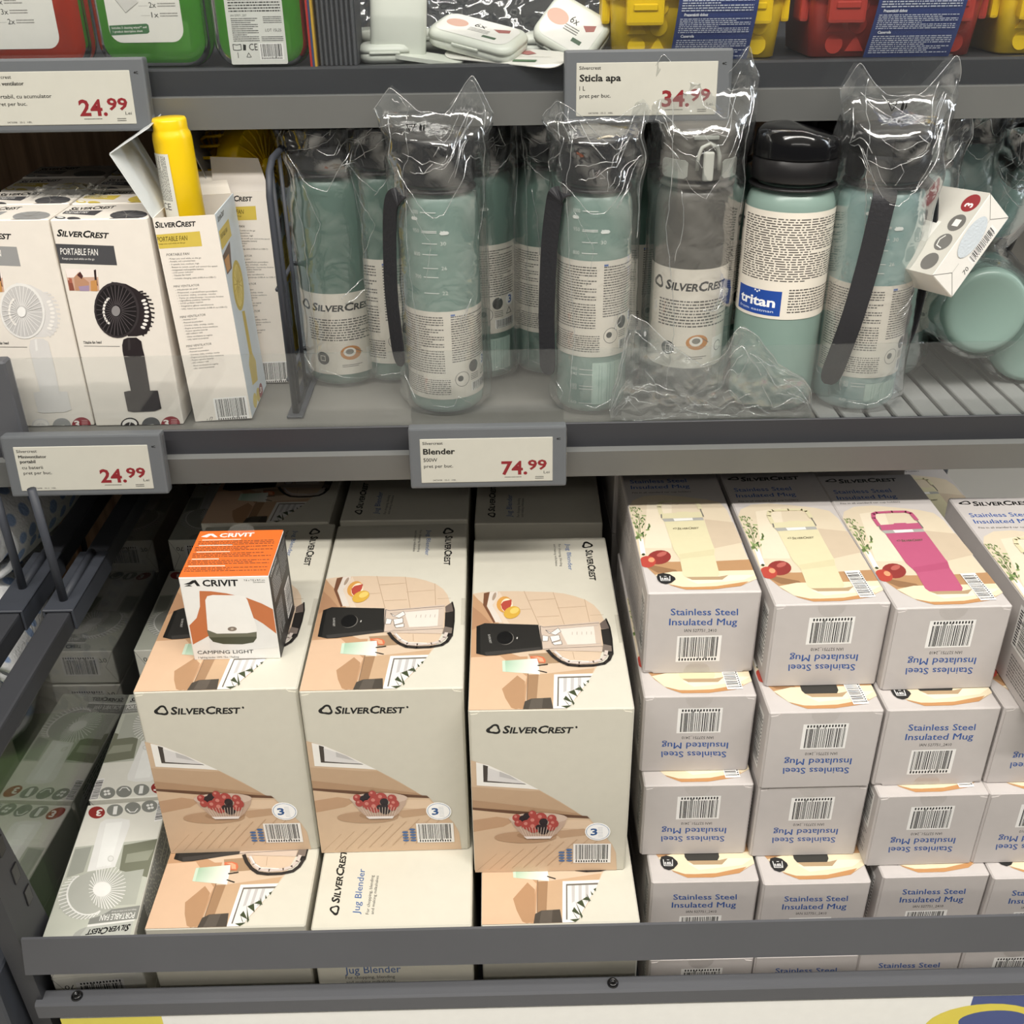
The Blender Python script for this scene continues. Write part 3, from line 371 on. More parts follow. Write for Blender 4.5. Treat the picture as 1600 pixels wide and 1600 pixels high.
'fan_front':[('t','1B1A1A','SILVERCREST',(32,1855),(484,1826),(46,1914),'s'),('p','DARK',[(2,1787),(515,1758),(511,1582),(1,1610)]),('t','F4F0EA','PORTABLE FAN',(29,1690),(359,1675),(37,1749),''),('t','E8E4DE','Keeps you cool while on the go',(36,1645),(319,1633),(37,1664),''),('p','D9A489',[(40,1563),(329,1549),(305,1348),(34,1357)]),('p','F3E6DC',[(40,1563),(329,1549),(320,1478),(41,1479)]),('p','C98A62',[(104,1481),(155,1526),(184,1475),(229,1430),(211,1350),(89,1356),(95,1412)]),('p','5A2A28',[(135,1500),(170,1532),(187,1489),(168,1462)]),('p','A88BB0',[(125,1395),(223,1402),(214,1350),(130,1353)]),('p','3A2526',[(294,1543),(315,1548),(304,1466),(302,1397),(279,1412)]),('p','9A4A36',[(41,1458),(80,1427),(82,1356),(38,1357)]),('p','D98E3C',[(245,1443),(301,1452),(289,1348),(231,1349)]),('p','C25A40',[(55,1478),(80,1469),(78,1427),(51,1429)]),('p','FANS',[(430,1432),(557,1409),(638,1359),(692,1307),(724,1271),(733,1188),(736,1105),(711,1010),(656,929),(560,908),(480,909)]),('l','FANS',16,[(667,1333),(697,1336)]),('l','FANS',16,[(684,1315),(723,1316)]),('l','FANS',16,[(697,1290),(743,1289)]),('l','FANS',16,[(706,1260),(759,1255)]),('l','FANS',16,[(710,1224),(768,1216)]),('l','FANS',16,[(710,1186),(770,1173)]),('l','FANS',16,[(705,1145),(766,1129)]),('l','FANS',16,[(696,1104),(756,1084)]),('l','FANS',16,[(683,1065),(740,1041)]),('l','FANS',16,[(666,1028),(718,1001)]),('l','FANS',16,[(646,996),(691,965)]),('l','FANS',16,[(624,969),(661,936)]),('l','FANS',16,[(601,950),(628,915)]),('p','F4EEE6',[(712,1257),(706,1246),(690,1237),(673,1237),(665,1244),(671,1255),(687,1263),(704,1264)]),('p','F4EEE6',[(720,1222),(714,1212),(697,1205),(681,1206),(673,1214),(680,1225),(697,1231),(713,1230)]),('p','F4EEE6',[(723,1183),(716,1173),(699,1167),(683,1170),(677,1179),(684,1189),(701,1195),(717,1192)]),('p','F4EEE6',[(721,1141),(712,1131),(695,1127),(679,1132),(674,1141),(682,1151),(700,1155),(715,1151)]),('p','F4EEE6',[(712,1098),(703,1089),(686,1087),(671,1092),(666,1103),(675,1112),(693,1114),(708,1108)]),('p','F4EEE6',[(698,1056),(688,1048),(671,1047),(657,1055),(654,1066),(663,1074),(680,1074),(695,1067)]),('p','F4EEE6',[(679,1018),(669,1010),(652,1011),(639,1020),(636,1032),(647,1039),(664,1038),(677,1029)]),('p','F4EEE6',[(657,985),(646,978),(630,981),(617,991),(616,1003),(627,1009),(643,1007),(656,996)]),('p','FANR',[(635,1178),(626,1124),(608,1070),(583,1021),(550,977),(512,942),(470,916),(426,900),(382,897),(340,905),(302,925),(269,956),(244,996),(226,1043),(218,1096),(219,1152),(230,1208),(249,1262),(276,1311),(309,1353),(348,1388),(389,1412),(433,1425),(476,1428),(517,1418),(553,1398),(585,1368),(610,1329),(627,1284),(635,1233)]),('p','FANB',[(612,1175),(604,1124),(588,1075),(564,1030),(535,990),(501,957),(463,934),(423,920),(383,917),(346,925),(311,943),(282,971),(259,1008),(243,1051),(235,1099),(236,1150),(246,1202),(263,1251),(287,1296),(318,1335),(353,1367),(390,1389),(430,1401),(468,1403),(505,1395),(539,1377),(567,1349),(590,1313),(605,1271),(613,1224)]),('p','F4EEE6',[(316,1039),(310,1054),(316,1064),(329,1063),(340,1050),(340,1036),(329,1031)]),('p','F4EEE6',[(301,1069),(299,1086),(307,1095),(319,1090),(326,1075),(323,1060),(311,1058)]),('p','F4EEE6',[(293,1105),(295,1122),(305,1129),(315,1121),(318,1104),(311,1090),(300,1091)]),('p','F4EEE6',[(293,1143),(299,1160),(310,1165),(317,1154),(316,1136),(307,1124),(297,1127)]),('p','F4EEE6',[(301,1182),(311,1198),(322,1200),(326,1188),(320,1170),(309,1160),(300,1166)]),('p','F4EEE6',[(316,1220),(329,1233),(339,1233),(341,1219),(331,1203),(318,1196),(311,1203)]),('p','F4EEE6',[(337,1254),(352,1264),(362,1261),(360,1247),(347,1233),(334,1229),(329,1238)]),('p','F4EEE6',[(364,1283),(380,1289),(388,1283),(383,1270),(368,1259),(354,1258),(352,1269)]),('l','FANL',6,[(470,1157),(604,1152)]),('l','FANL',6,[(467,1145),(590,1103)]),('l','FANL',6,[(461,1134),(569,1056)]),('l','FANL',6,[(454,1124),(542,1014)]),('l','FANL',6,[(446,1115),(509,978)]),('l','FANL',6,[(436,1108),(473,950)]),('l','FANL',6,[(426,1104),(434,931)]),('l','FANL',6,[(416,1102),(395,923)]),('l','FANL',6,[(406,1102),(357,925)]),('l','FANL',6,[(397,1105),(322,937)]),('l','FANL',6,[(389,1111),(292,959)]),('l','FANL',6,[(382,1119),(267,991)]),('l','FANL',6,[(377,1128),(250,1030)]),('l','FANL',6,[(375,1139),(240,1075)]),('l','FANL',6,[(374,1151),(239,1123)]),('l','FANL',6,[(376,1163),(246,1174)]),('l','FANL',6,[(379,1175),(260,1223)]),('l','FANL',6,[(385,1186),(282,1270)]),('l','FANL',6,[(392,1196),(311,1311)]),('l','FANL',6,[(401,1205),(344,1346)]),('l','FANL',6,[(410,1212),(380,1373)]),('l','FANL',6,[(420,1216),(419,1391)]),('l','FANL',6,[(430,1218),(457,1398)]),('l','FANL',6,[(440,1217),(494,1395)]),('l','FANL',6,[(449,1214),(528,1383)]),('l','FANL',6,[(457,1209),(557,1360)]),('l','FANL',6,[(464,1201),(581,1330)]),('l','FANL',6,[(469,1192),(598,1292)]),('l','FANL',6,[(471,1181),(608,1248)]),('l','FANL',6,[(472,1169),(610,1201)]),('p','FANH',[(460,1158),(453,1139),(441,1123),(426,1113),(410,1110),(396,1115),(385,1127),(380,1143),(381,1163),(388,1181),(400,1197),(415,1207),(431,1210),(445,1205),(456,1194),(461,1177)]),('p','FANS',[(412,826),(435,882),(478,898),(558,898),(597,861),(596,790),(601,719),(590,358),(407,353),(405,769)]),('p','FANR',[(476,888),(497,894),(483,780),(459,774)]),('p','FANS',[(339,355),(389,366),(664,362),(665,327),(665,174),(596,148),(391,142),(339,154)]),('t','333231','Tiltable fan head',(55,845),(224,846),(58,871),'b'),('l','333231',5,[(57,823),(387,813)]),('p','FANS',[(418,3),(410,-20),(395,-41),(375,-58),(351,-71),(325,-78),(300,-78),(276,-71),(257,-59),(244,-41),(238,-20),(239,3),(247,27),(262,48),(283,65),(307,78),(333,84),(358,84),(381,77),(400,65),(413,47),(419,26)]),('p','F4EEE6',[(402,15),(394,-3),(378,-20),(356,-32),(332,-38),(307,-38),(284,-32),(268,-20),(259,-3),(258,16),(266,34),(282,51),(304,63),(329,69),(353,69),(375,62),(392,50),(401,34)]),('p','FANS',[(382,-15),(372,-37),(352,-55),(327,-65),(301,-65),(279,-55),(267,-37),(266,-15),(276,8),(296,25),(321,35),(347,35),(368,25),(381,8)]),('l','F4EEE6',7,[(326,-4),(349,56)]),('p','FANG',[(623,3),(615,-19),(600,-40),(580,-58),(557,-70),(531,-77),(505,-77),(482,-71),(463,-58),(450,-41),(443,-20),(444,3),(452,26),(467,47),(487,65),(511,77),(537,83),(562,83),(585,77),(604,64),(617,47),(623,26)]),('t','E8E4DE','USB',(502,-24),(560,-21),(508,9),''),('p','A8232E',[(817,3),(810,-19),(797,-40),(779,-58),(758,-71),(734,-80),(709,-83),(685,-80),(665,-72),(648,-58),(636,-40),(631,-19),(632,3),(639,26),(653,46),(671,64),(693,78),(717,86),(741,89),(765,86),(785,77),(802,64),(813,46),(818,25)]),('t','F4EEE6','3',(650,-19),(704,-16),(661,51),'b'),('l','E6B5B5',4,[(737,54),(796,53)]),('l','E6B5B5',4,[(734,37),(793,37)]),('l','E6B5B5',4,[(731,21),(790,21)]),('l','E6B5B5',4,[(728,5),(787,5)]),('l','E6B5B5',4,[(725,-12),(784,-12)]),('p','FANS',[(0,715),(14,714),(14,711),(0,712)])],
'fan_back':[('t','1B1A1A','SILVERCREST',(9,1895),(372,1890),(13,1947),'s'),('p','E0BE2E',[(-11,1833),(395,1843),(391,1709),(-5,1706)]),('t','5A4A10','PORTABLE FAN',(0,1769),(270,1769),(6,1812),''),('t','5A4A10','Keeps you cool while on the go',(7,1742),(247,1744),(7,1755),''),('t','4A4846','PORTABLE FAN',(56,1637),(260,1637),(60,1659),''),('t','4A4846','- Keeps you cool while on the go',(64,1605),(361,1598),(66,1618),''),('t','4A4846','- Portable, with a practical base',(65,1579),(302,1576),(67,1592),''),('t','4A4846','- 3 speeds: low, medium, high',(67,1553),(333,1548),(68,1566),''),('t','4A4846','- Button to switch on/off and control the speed',(68,1527),(491,1514),(69,1540),''),('t','4A4846','- Integrated rechargeable battery',(69,1501),(366,1495),(70,1514),''),('t','4A4846','- LCD power indicator',(70,1475),(266,1474),(72,1488),''),('t','4A4846','- Tiltable fan head',(71,1448),(235,1450),(73,1462),''),('t','4A4846','- Includes charging cable (USB-A to USB-C)',(72,1422),(461,1413),(74,1436),''),('t','4A4846','MINI VENTILATOR',(61,1344),(297,1346),(64,1364),''),('t','4A4846','- Hladenje za put',(69,1314),(275,1317),(71,1328),''),('t','4A4846','- Prijenosni, s praktičnim postoljem',(70,1288),(449,1283),(72,1302),''),('t','4A4846','- 3 brzine: niska, srednja, visoka',(71,1263),(432,1258),(73,1276),''),('t','4A4846','- Tipka za uključivanje i kontrolu brzine',(72,1237),(497,1230),(74,1250),''),('t','4A4846','- Ugrađena punjiva baterija',(73,1211),(371,1210),(75,1225),''),('t','4A4846','- LCD prikaz razine',(74,1185),(299,1187),(76,1199),''),('t','4A4846','- Naginjiva glava ventilatora',(75,1159),(392,1158),(77,1173),''),('t','4A4846','- Uklj. kabel za punjenje (USB-A na USB-C)',(76,1133),(512,1127),(78,1147),''),('t','4A4846','MINI VENTILATOR',(61,1050),(301,1061),(64,1072),''),('t','4A4846','- Hladenje za put',(72,1027),(213,1034),(74,1040),''),('t','4A4846','- Prenosni sa postoljem',(73,999),(265,1005),(74,1013),''),('t','4A4846','- 3 brzine: niska, srednja, visoka',(73,972),(358,974),(75,986),''),('t','4A4846','- Dugme za kontrolu brzine ventilatora',(74,944),(393,946),(75,958),''),('t','4A4846','- Punjiva ugradna baterija',(74,917),(293,922),(76,930),''),('t','4A4846','- LED indikator rada',(75,889),(242,896),(77,903),''),('t','4A4846','- Glava ventilatora se naginje',(76,861),(328,866),(77,875),''),('t','4A4846','- Uklj. kabel za punjenje',(76,834),(286,840),(78,847),''),('t','4A4846','MINI VENTILATOR',(62,763),(303,776),(65,785),''),('t','4A4846','- Hladenje za put',(73,739),(215,748),(74,753),''),('t','4A4846','- Prenosni sa postoljem',(73,711),(267,719),(75,725),''),('t','4A4846','- 3 brzine: niska, srednja, visoka',(74,683),(362,689),(76,697),''),('t','4A4846','- Dugme za kontrolu brzine ventilatora',(75,655),(397,660),(76,669),''),('t','4A4846','- Punjiva ugradna baterija',(75,627),(296,635),(77,641),''),('t','4A4846','- LED indikator rada',(76,599),(245,608),(77,613),''),('t','4A4846','- Glava ventilatora se naginje',(76,570),(331,578),(78,584),''),('t','4A4846','- Uklj. kabel za punjenje',(77,542),(289,551),(79,556),''),('b',(225,9),(516,16),(231,219)),('t','4A4846','7',(108,-2),(125,0),(112,17),''),('l','4A4846',5,[(140,1),(154,35),(175,36),(159,1),(140,1)])],
'fan_side':[('p','D8B92A',[(604,1141),(570,1084),(524,1038),(469,1004),(409,986),(349,983),(292,997),(243,1024),(204,1064),(177,1113),(165,1168),(166,1226),(183,1283),(212,1335),(253,1381),(303,1416),(360,1437),(420,1445),(478,1436),(531,1412),(575,1374),(607,1324),(622,1265),(622,1202)]),('p','F2D75A',[(532,1165),(499,1110),(456,1065),(406,1036),(355,1025),(307,1033),(268,1058),(241,1097),(227,1148),(229,1204),(245,1262),(275,1315),(316,1359),(363,1389),(414,1403),(463,1399),(504,1376),(535,1337),(550,1285),(549,1226)]),('p','E4C846',[(422,1229),(404,1219),(377,1219),(352,1228),(338,1243),(340,1259),(357,1269),(384,1270),(410,1261),(425,1245)]),('l','C9A51E',8,[(426,1214),(547,1155)]),('l','C9A51E',8,[(418,1207),(484,1096)]),('l','C9A51E',8,[(406,1203),(406,1055)]),('l','C9A51E',8,[(392,1203),(327,1040)]),('l','C9A51E',8,[(378,1206),(259,1052)]),('l','C9A51E',8,[(366,1212),(211,1087)]),('l','C9A51E',8,[(359,1220),(189,1141)]),('l','C9A51E',8,[(357,1229),(196,1205)]),('l','C9A51E',8,[(360,1238),(231,1270)]),('l','C9A51E',8,[(368,1244),(290,1329)]),('l','C9A51E',8,[(380,1248),(363,1371)]),('l','C9A51E',8,[(394,1249),(442,1390)]),('l','C9A51E',8,[(408,1246),(514,1383)]),('l','C9A51E',8,[(420,1240),(568,1349)]),('l','C9A51E',8,[(428,1231),(593,1294)]),('l','C9A51E',8,[(430,1222),(586,1225)]),('p','DDBB30',[(356,969),(470,937),(474,502),(563,381),(502,196),(255,242),(260,462),(349,535)]),('p','E0C23A',[(319,38),(293,19),(260,9),(225,11),(193,24),(169,46),(157,73),(157,101),(171,127),(196,147),(228,157),(263,156),(295,144),(321,122),(334,94),(333,65)]),('p','E0C23A',[(487,32),(462,13),(430,4),(397,6),(366,17),(344,37),(332,63),(333,90),(346,114),(370,133),(401,142),(434,142),(465,130),(489,111),(501,85),(501,57)]),('p','A8232E',[(626,15),(598,-6),(564,-17),(528,-16),(495,-5),(472,16),(461,43),(463,73),(478,100),(505,120),(539,132),(575,132),(608,121),(632,100),(645,73),(642,43)]),('t','F4EEE6','3',(496,58),(570,39),(533,100),'b'),('t','1B1A1A','SILVERCREST',(57,1897),(342,1904),(72,1942),'s'),('p','E0BE2E',[(32,1823),(471,1830),(480,1670),(23,1655)]),('t','5A4A10','PORTABLE FAN',(57,1743),(344,1741),(72,1788),''),('p','6A4A3A',[(-10,1608),(368,1648),(262,1419),(53,1422)]),('p','D98E3C',[(38,1560),(245,1563),(212,1436),(63,1435)])],
'fan_top':[('t','1B1A1A','SILVERCREST',(56,331),(452,388),(46,447),'s'),('p','DARK',[(37,213),(34,312),(373,308),(354,125)]),('t','F4F0EA','PORTABLE FAN',(55,218),(258,211),(53,285),''),('p','DARK',[(124,48),(124,30),(115,19),(99,15),(79,20),(57,31),(38,48),(22,67),(14,87),(13,104),(21,116),(35,121),(56,118),(78,107),(99,89),(116,69)]),('p','DARK',[(271,-4),(269,-26),(257,-40),(237,-45),(212,-40),(187,-26),(164,-6),(147,18),(138,43),(138,65),(147,80),(166,87),(190,84),(218,70),(243,49),(261,22)]),('p','F4EEE6',[(101,65),(99,54),(88,50),(71,53),(53,63),(38,76),(31,90),(32,100),(43,105),(59,103),(78,93),(93,79)]),('p','DARK',[(483,-154),(513,4),(644,44),(598,-187)]),('p','DARK',[(828,70),(811,16),(775,-22),(726,-42),(670,-43),(615,-26),(565,7),(525,50),(498,101),(486,155),(493,207),(518,251),(561,281),(617,292),(680,281),(742,248),(792,195),(822,133)]),('l','9A9590',5,[(645,116),(814,74)]),('l','9A9590',5,[(645,116),(766,-11)]),('l','9A9590',5,[(645,116),(668,-29)]),('l','9A9590',5,[(645,116),(570,17)]),('l','9A9590',5,[(645,116),(507,104)]),('l','9A9590',5,[(645,116),(504,201)]),('l','9A9590',5,[(645,116),(568,267)]),('l','9A9590',5,[(645,116),(680,264)]),('l','9A9590',5,[(645,116),(782,185)])],
'slim_fan_top':[('p','C3C5B4',[(2,-3),(21,1363),(895,1392),(854,-7)]),('p','A5A79A',[(29,1328),(190,1352),(190,967),(37,898)]),('p','7E8168',[(515,1332),(887,1387),(842,809),(545,949)]),('p','9DA088',[(576,1185),(837,1224),(806,1066),(580,1051)]),('p','B3B5A6',[(65,458),(100,895),(655,918),(790,937),(798,433)]),('p','A9AAA0',[(631,8),(632,-42),(617,-86),(586,-121),(543,-142),(492,-149),(438,-140),(386,-117),(340,-81),(305,-35),(285,16),(281,67),(296,114),(327,150),(371,173),(424,180),(480,170),(534,145),(580,106),(614,59)]),('p','B9BBB0',[(403,202),(816,212),(822,24),(332,15)]),('p','8B8C84',[(399,379),(857,412),(845,228),(393,213)]),('p','E4E3DC',[(394,207),(829,229),(825,206),(393,177)]),('t','F2F1EA','PORTABLE FAN',(814,325),(492,326),(814,244),''),('t','E0DFD8','Keeps you cool while on the go',(816,369),(582,364),(816,347),''),('t','191817','SILVERCREST',(804,166),(404,138),(797,82),'s'),('p','F1F0EA',[(199,1729),(247,1780),(402,1775),(500,1737),(519,1645),(492,1004),(226,966)]),('p','FAFAF4',[(261,1709),(431,1718),(443,1033),(305,1014)]),('p','DAD9D0',[(456,1133),(456,1109),(448,1092),(433,1086),(415,1093),(400,1112),(391,1136),(391,1161),(400,1178),(415,1184),(432,1176),(448,1157)]),('p','F1F0EA',[(447,1133),(447,1116),(441,1103),(430,1099),(418,1105),(407,1118),(400,1136),(400,1153),(406,1166),(417,1170),(430,1164),(441,1151)]),('p','B7B8AC',[(627,758),(648,689),(656,618),(651,549),(633,483),(603,423),(563,372),(514,332),(459,303),(400,288),(338,286),(277,298),(218,323),(165,361),(119,410),(82,469),(56,535),(43,605),(43,677),(57,747),(85,812),(125,869),(175,915),(234,947),(299,964),(366,965),(432,950),(493,919),(548,876),(593,821)]),('l','F0EFE8',9,[(500,678),(657,695)]),('l','F0EFE8',9,[(502,660),(663,638)]),('l','F0EFE8',9,[(501,643),(664,583)]),('l','F0EFE8',9,[(499,627),(658,533)]),('l','F0EFE8',9,[(494,613),(646,489)]),('l','F0EFE8',9,[(487,602),(629,453)]),('l','F0EFE8',9,[(478,593),(607,425)]),('l','F0EFE8',9,[(468,587),(581,406)]),('l','F0EFE8',9,[(456,584),(551,397)]),('l','F0EFE8',9,[(443,585),(519,398)]),('l','F0EFE8',9,[(431,589),(486,409)]),('l','F0EFE8',9,[(418,595),(452,430)]),('l','F0EFE8',9,[(405,605),(419,460)]),('l','F0EFE8',9,[(393,617),(387,499)]),('l','F0EFE8',9,[(383,632),(358,544)]),('l','F0EFE8',9,[(374,648),(333,596)]),('l','F0EFE8',9,[(367,666),(312,652)]),('l','F0EFE8',9,[(362,684),(297,711)]),('l','F0EFE8',9,[(360,701),(288,770)]),('l','F0EFE8',9,[(360,719),(285,827)]),('l','F0EFE8',9,[(362,735),(289,881)]),('l','F0EFE8',9,[(367,749),(299,930)]),('l','F0EFE8',9,[(374,761),(316,971)]),('l','F0EFE8',9,[(383,770),(339,1002)]),('l','F0EFE8',9,[(394,776),(367,1024)]),('l','F0EFE8',9,[(406,779),(399,1033)]),('l','F0EFE8',9,[(419,779),(433,1032)]),('l','F0EFE8',9,[(432,775),(470,1018)]),('l','F0EFE8',9,[(445,767),(506,994)]),('l','F0EFE8',9,[(458,757),(541,959)]),('l','F0EFE8',9,[(469,745),(573,916)]),('l','F0EFE8',9,[(480,730),(602,866)]),('l','F0EFE8',9,[(488,713),(626,812)]),('l','F0EFE8',9,[(495,696),(644,754)]),('l','F0EFE8',11,[(474,376),(452,329)]),('l','F0EFE8',11,[(448,354),(422,306)]),('l','F0EFE8',11,[(419,341),(388,291)]),('l','F0EFE8',11,[(388,335),(351,285)]),('l','F0EFE8',11,[(354,337),(312,287)]),('l','F0EFE8',11,[(319,347),(271,298)]),('l','F0EFE8',11,[(283,365),(230,318)]),('l','F0EFE8',11,[(249,391),(190,345)]),('l','F0EFE8',11,[(216,423),(152,380)]),('l','F0EFE8',11,[(185,462),(117,421)]),('l','F0EFE8',11,[(158,505),(85,468)]),('l','F0EFE8',11,[(134,553),(59,519)]),('l','F0EFE8',11,[(116,603),(38,573)]),('l','F0EFE8',11,[(103,655),(24,628)]),('l','F0EFE8',11,[(97,706),(16,683)]),('l','F0EFE8',11,[(97,755),(17,737)]),('l','F0EFE8',11,[(103,802),(24,786)]),('l','F0EFE8',11,[(115,843),(39,831)]),('l','F0EFE8',11,[(134,878),(61,869)]),('l','F0EFE8',11,[(158,906),(90,899)]),('l','F0EFE8',16,[(474,376),(448,354),(419,341),(388,335),(354,337),(319,347),(283,365),(249,391),(216,423),(185,462),(158,505),(134,553),(116,603),(103,655),(97,706),(97,755),(103,802),(115,843),(134,878),(158,906)]),('p','F6F5EE',[(520,677),(522,644),(515,615),(500,593),(478,579),(452,575),(423,581),(396,597),(372,621),(353,651),(342,684),(339,718),(346,747),(361,771),(383,785),(410,789),(439,783),(467,766),(491,741),(510,710)]),('p','B02A24',[(213,1899),(215,1868),(208,1840),(193,1819),(172,1807),(146,1804),(118,1811),(91,1827),(67,1851),(48,1881),(37,1913),(35,1945),(41,1973),(56,1995),(78,2008),(104,2011),(133,2003),(160,1986),(184,1961),(202,1931)]),('p','8B8C84',[(399,1913),(400,1881),(393,1854),(378,1833),(357,1820),(331,1818),(303,1825),(277,1841),(253,1865),(235,1894),(225,1927),(223,1959),(230,1987),(245,2008),(267,2021),(294,2024),(322,2017),(349,2000),(372,1975),(389,1945)]),('p','8B8C84',[(583,1927),(583,1895),(575,1868),(560,1847),(539,1834),(513,1832),(486,1839),(460,1855),(437,1879),(420,1908),(410,1941),(409,1972),(416,2001),(432,2022),(454,2035),(480,2038),(508,2031),(534,2014),(557,1989),(574,1959)]),('p','8B8C84',[(758,1935),(758,1904),(750,1876),(734,1855),(713,1843),(687,1840),(660,1847),(635,1863),(612,1887),(596,1917),(587,1949),(586,1980),(594,2009),(610,2030),(632,2043),(658,2046),(686,2039),(712,2022),(734,1997),(750,1967)]),('t','F4EEE6','3',(176,1950),(117,1948),(186,1844),'b'),('p','F1F0EA',[(302,1851),(286,1989),(329,1992),(343,1848)]),('l','F1F0EA',12,[(437,1929),(482,1868),(531,1865),(551,1920)]),('p','F1F0EA',[(669,1958),(666,1943),(654,1937),(641,1945),(633,1961),(636,1977),(648,1982),(661,1975)]),('p','F1F0EA',[(706,1965),(703,1949),(692,1943),(679,1951),(671,1967),(674,1983),(686,1989),(699,1981)]),('p','F1F0EA',[(689,1909),(686,1893),(675,1888),(662,1895),(654,1912),(657,1927),(668,1933),(682,1925)]),('p','F1F0EA',[(723,1912),(720,1897),(709,1891),(695,1899),(688,1915),(691,1931),(702,1936),(716,1929)]),('b',(839,2040),(850,1705),(757,2031))],
'camp_front':[('p','DB6C2C',[(161,745),(262,739),(395,713),(564,661),(679,602),(773,538),(776,274),(665,388),(591,449),(458,195),(173,268),(15,175),(16,383),(92,461),(140,581)]),('p','E7E5E1',[(458,195),(591,449),(665,388),(776,274),(772,123),(158,88),(173,268)]),('p','6F7056',[(162,330),(603,336),(590,231),(556,186),(455,170),(286,178),(198,205),(170,250)]),('p','4D5038',[(170,250),(592,248),(556,186),(454,167),(286,174),(198,202)]),('p','F3F1EA',[(197,648),(220,690),(270,701),(501,692),(546,678),(562,644),(606,354),(599,301),(513,288),(247,289),(169,330)]),('p','8A7868',[(428,337),(424,328),(414,320),(400,315),(384,313),(369,315),(356,320),(349,328),(347,337),(351,347),(361,355),(375,360),(391,362),(406,360),(419,354),(426,346)]),('p','C6B9A8',[(401,337),(398,331),(390,327),(382,327),(375,331),(373,337),(377,344),(385,347),(393,347),(400,343)]),('p','191817',[(36,816),(87,835),(115,854),(146,859),(176,795),(149,795),(130,831),(97,812)]),('p','191817',[(36,796),(83,812),(108,795)]),('t','191817','CRIVIT',(197,793),(504,789),(200,857),'b'),('t','4A4846','7.8 x 7.8 x 8.9 cm',(559,836),(738,837),(558,854),''),('t','4A4846','Dimensions',(637,817),(736,818),(637,832),''),('t','22211F','CAMPING LIGHT',(40,68),(540,67),(42,106),''),('t','4A4846','3 lighting modes: 100% / Eco / Flashing',(37,20),(402,20),(38,39),'')],
'camp_top':[('p','F2E9E0',[(35,680),(71,707),(94,728),(136,729),(191,668),(163,665),(121,702),(94,665)]),('t','F2E9E0','CRIVIT',(206,663),(520,669),(202,730),'b'),('l','F4DCC8',12,[(63,617),(412,620)]),('w','7E3A18',(44,519),(731,529),(32,601),3),('l','F4DCC8',12,[(57,519),(355,520)]),('w','7E3A18',(38,421),(735,429),(27,503),3),('l','F4DCC8',12,[(61,409),(357,408)]),('w','7E3A18',(43,313),(740,317),(31,394),3),('l','F4DCC8',12,[(48,288),(285,287)]),('w','7E3A18',(30,195),(745,195),(18,274),3),('l','F4DCC8',12,[(48,173),(365,169)]),('w','7E3A18',(30,81),(750,77),(18,158),3)],
'camp_side':[('w','B0B0B0',(74,456),(528,374),(22,791),14),('w','9A9A9A',(435,562),(678,527),(304,826),5),('b',(381,26),(660,-31),(411,162))],
'blender_plain':[('o','161514',(232,151),(153,154),(220,251)),('t','161514','SILVERCREST',(217,275),(218,899),(146,282),'s'),('t','2A5CAA','Jug Blender',(412,149),(413,664),(350,156),''),('t','3A3A38','For chopping, blending',(498,145),(504,586),(469,146),''),('t','3A3A38','and making milkshakes',(541,144),(549,580),(514,145),'')],
}
# ================================================================ setting
b = B().box(-6, 6, -5, 8, -.05, 0); structure('floor', b, 'floor_grey')
b = B().box(-6, 6, -5, 8, 3.3, 3.35); structure('ceiling', b, 'ceiling_white')
b = B().box(-6, 6, 7.9, 8, 0, 3.3); structure('wall_back', b, 'wall_pale')
# ---- shelf rack: uprights, back panel boards
rack = empty('shelf_rack', 'dark grey metal shelf rack with wooden back boards behind the goods', 'shelving', (0, 1.43, 0))
def rel(o, p): o.parent = p; o.matrix_parent_inverse = Matrix.Translation(-p.location); return o
for x0, x1 in ((-1.3, -.66), (-.645, -.10), (-.085, .565)):
    rel(B().box(x0, x1, 1.42, 1.436, .45, 1.36, .002).obj('back_board', 'back_wood'), rack)
    rel(B().box(x0, x1, 1.42, 1.436, 1.362, 2.0, .002).obj('back_board', 'metal_dark'), rack)
rel(B().box(.58, .62, 1.285, 1.33, 0, 2.0, .003).obj('upright_post', 'navy_metal'), rack)
rel(B().tube([(.635, 1.28, 1.36), (.64, 1.26, 1.30), (.632, 1.25, 1.2), (.605, 1.25, 1.1), (.59, 1.27, 1.06)], .004, 8).obj('hanging_cable', 'black_plastic'), rack)
rel(B().box(-.668, -.64, 1.437, 1.47, 0, 2.0, .003).obj('upright_post', 'metal_dark'), rack)
# ---- upper shelf
us = empty('upper_shelf', 'upper dark metal shelf carrying first aid cases and lunch containers', 'shelf', (0, 1.0, 1.36))
rel(B().box(-1.2, .575, 1.03, 1.41, 1.366, 1.3838, .002).obj('shelf_board', 'metal_dark'), us)
rel(B().box(-1.2, .575, 1.018, 1.032, 1.360, 1.3855, .002).box(-1.2, .575, 1.022, 1.04, 1.353, 1.362, .001).obj('price_channel', 'metal_dark'), us)
b = B(); b.add([(-1.2, 1.014, 1.334), (.575, 1.014, 1.334), (.575, 1.008, 1.3625), (-1.2, 1.008, 1.3625), (-1.2, 1.028, 1.332), (.575, 1.028, 1.332), (.575, 1.020, 1.3625), (-1.2, 1.020, 1.3625)],
      [[0, 1, 2, 3], [4, 7, 6, 5], [3, 2, 6, 7], [0, 4, 5, 1], [1, 5, 6, 2], [0, 3, 7, 4]]); rel(b.obj('front_lip', 'metal_light'), us)
rel(B().box(-1.2, .575, 1.0105, 1.0130, 1.3632, 1.462, .0005).obj('clear_guard', 'plexi'), us)
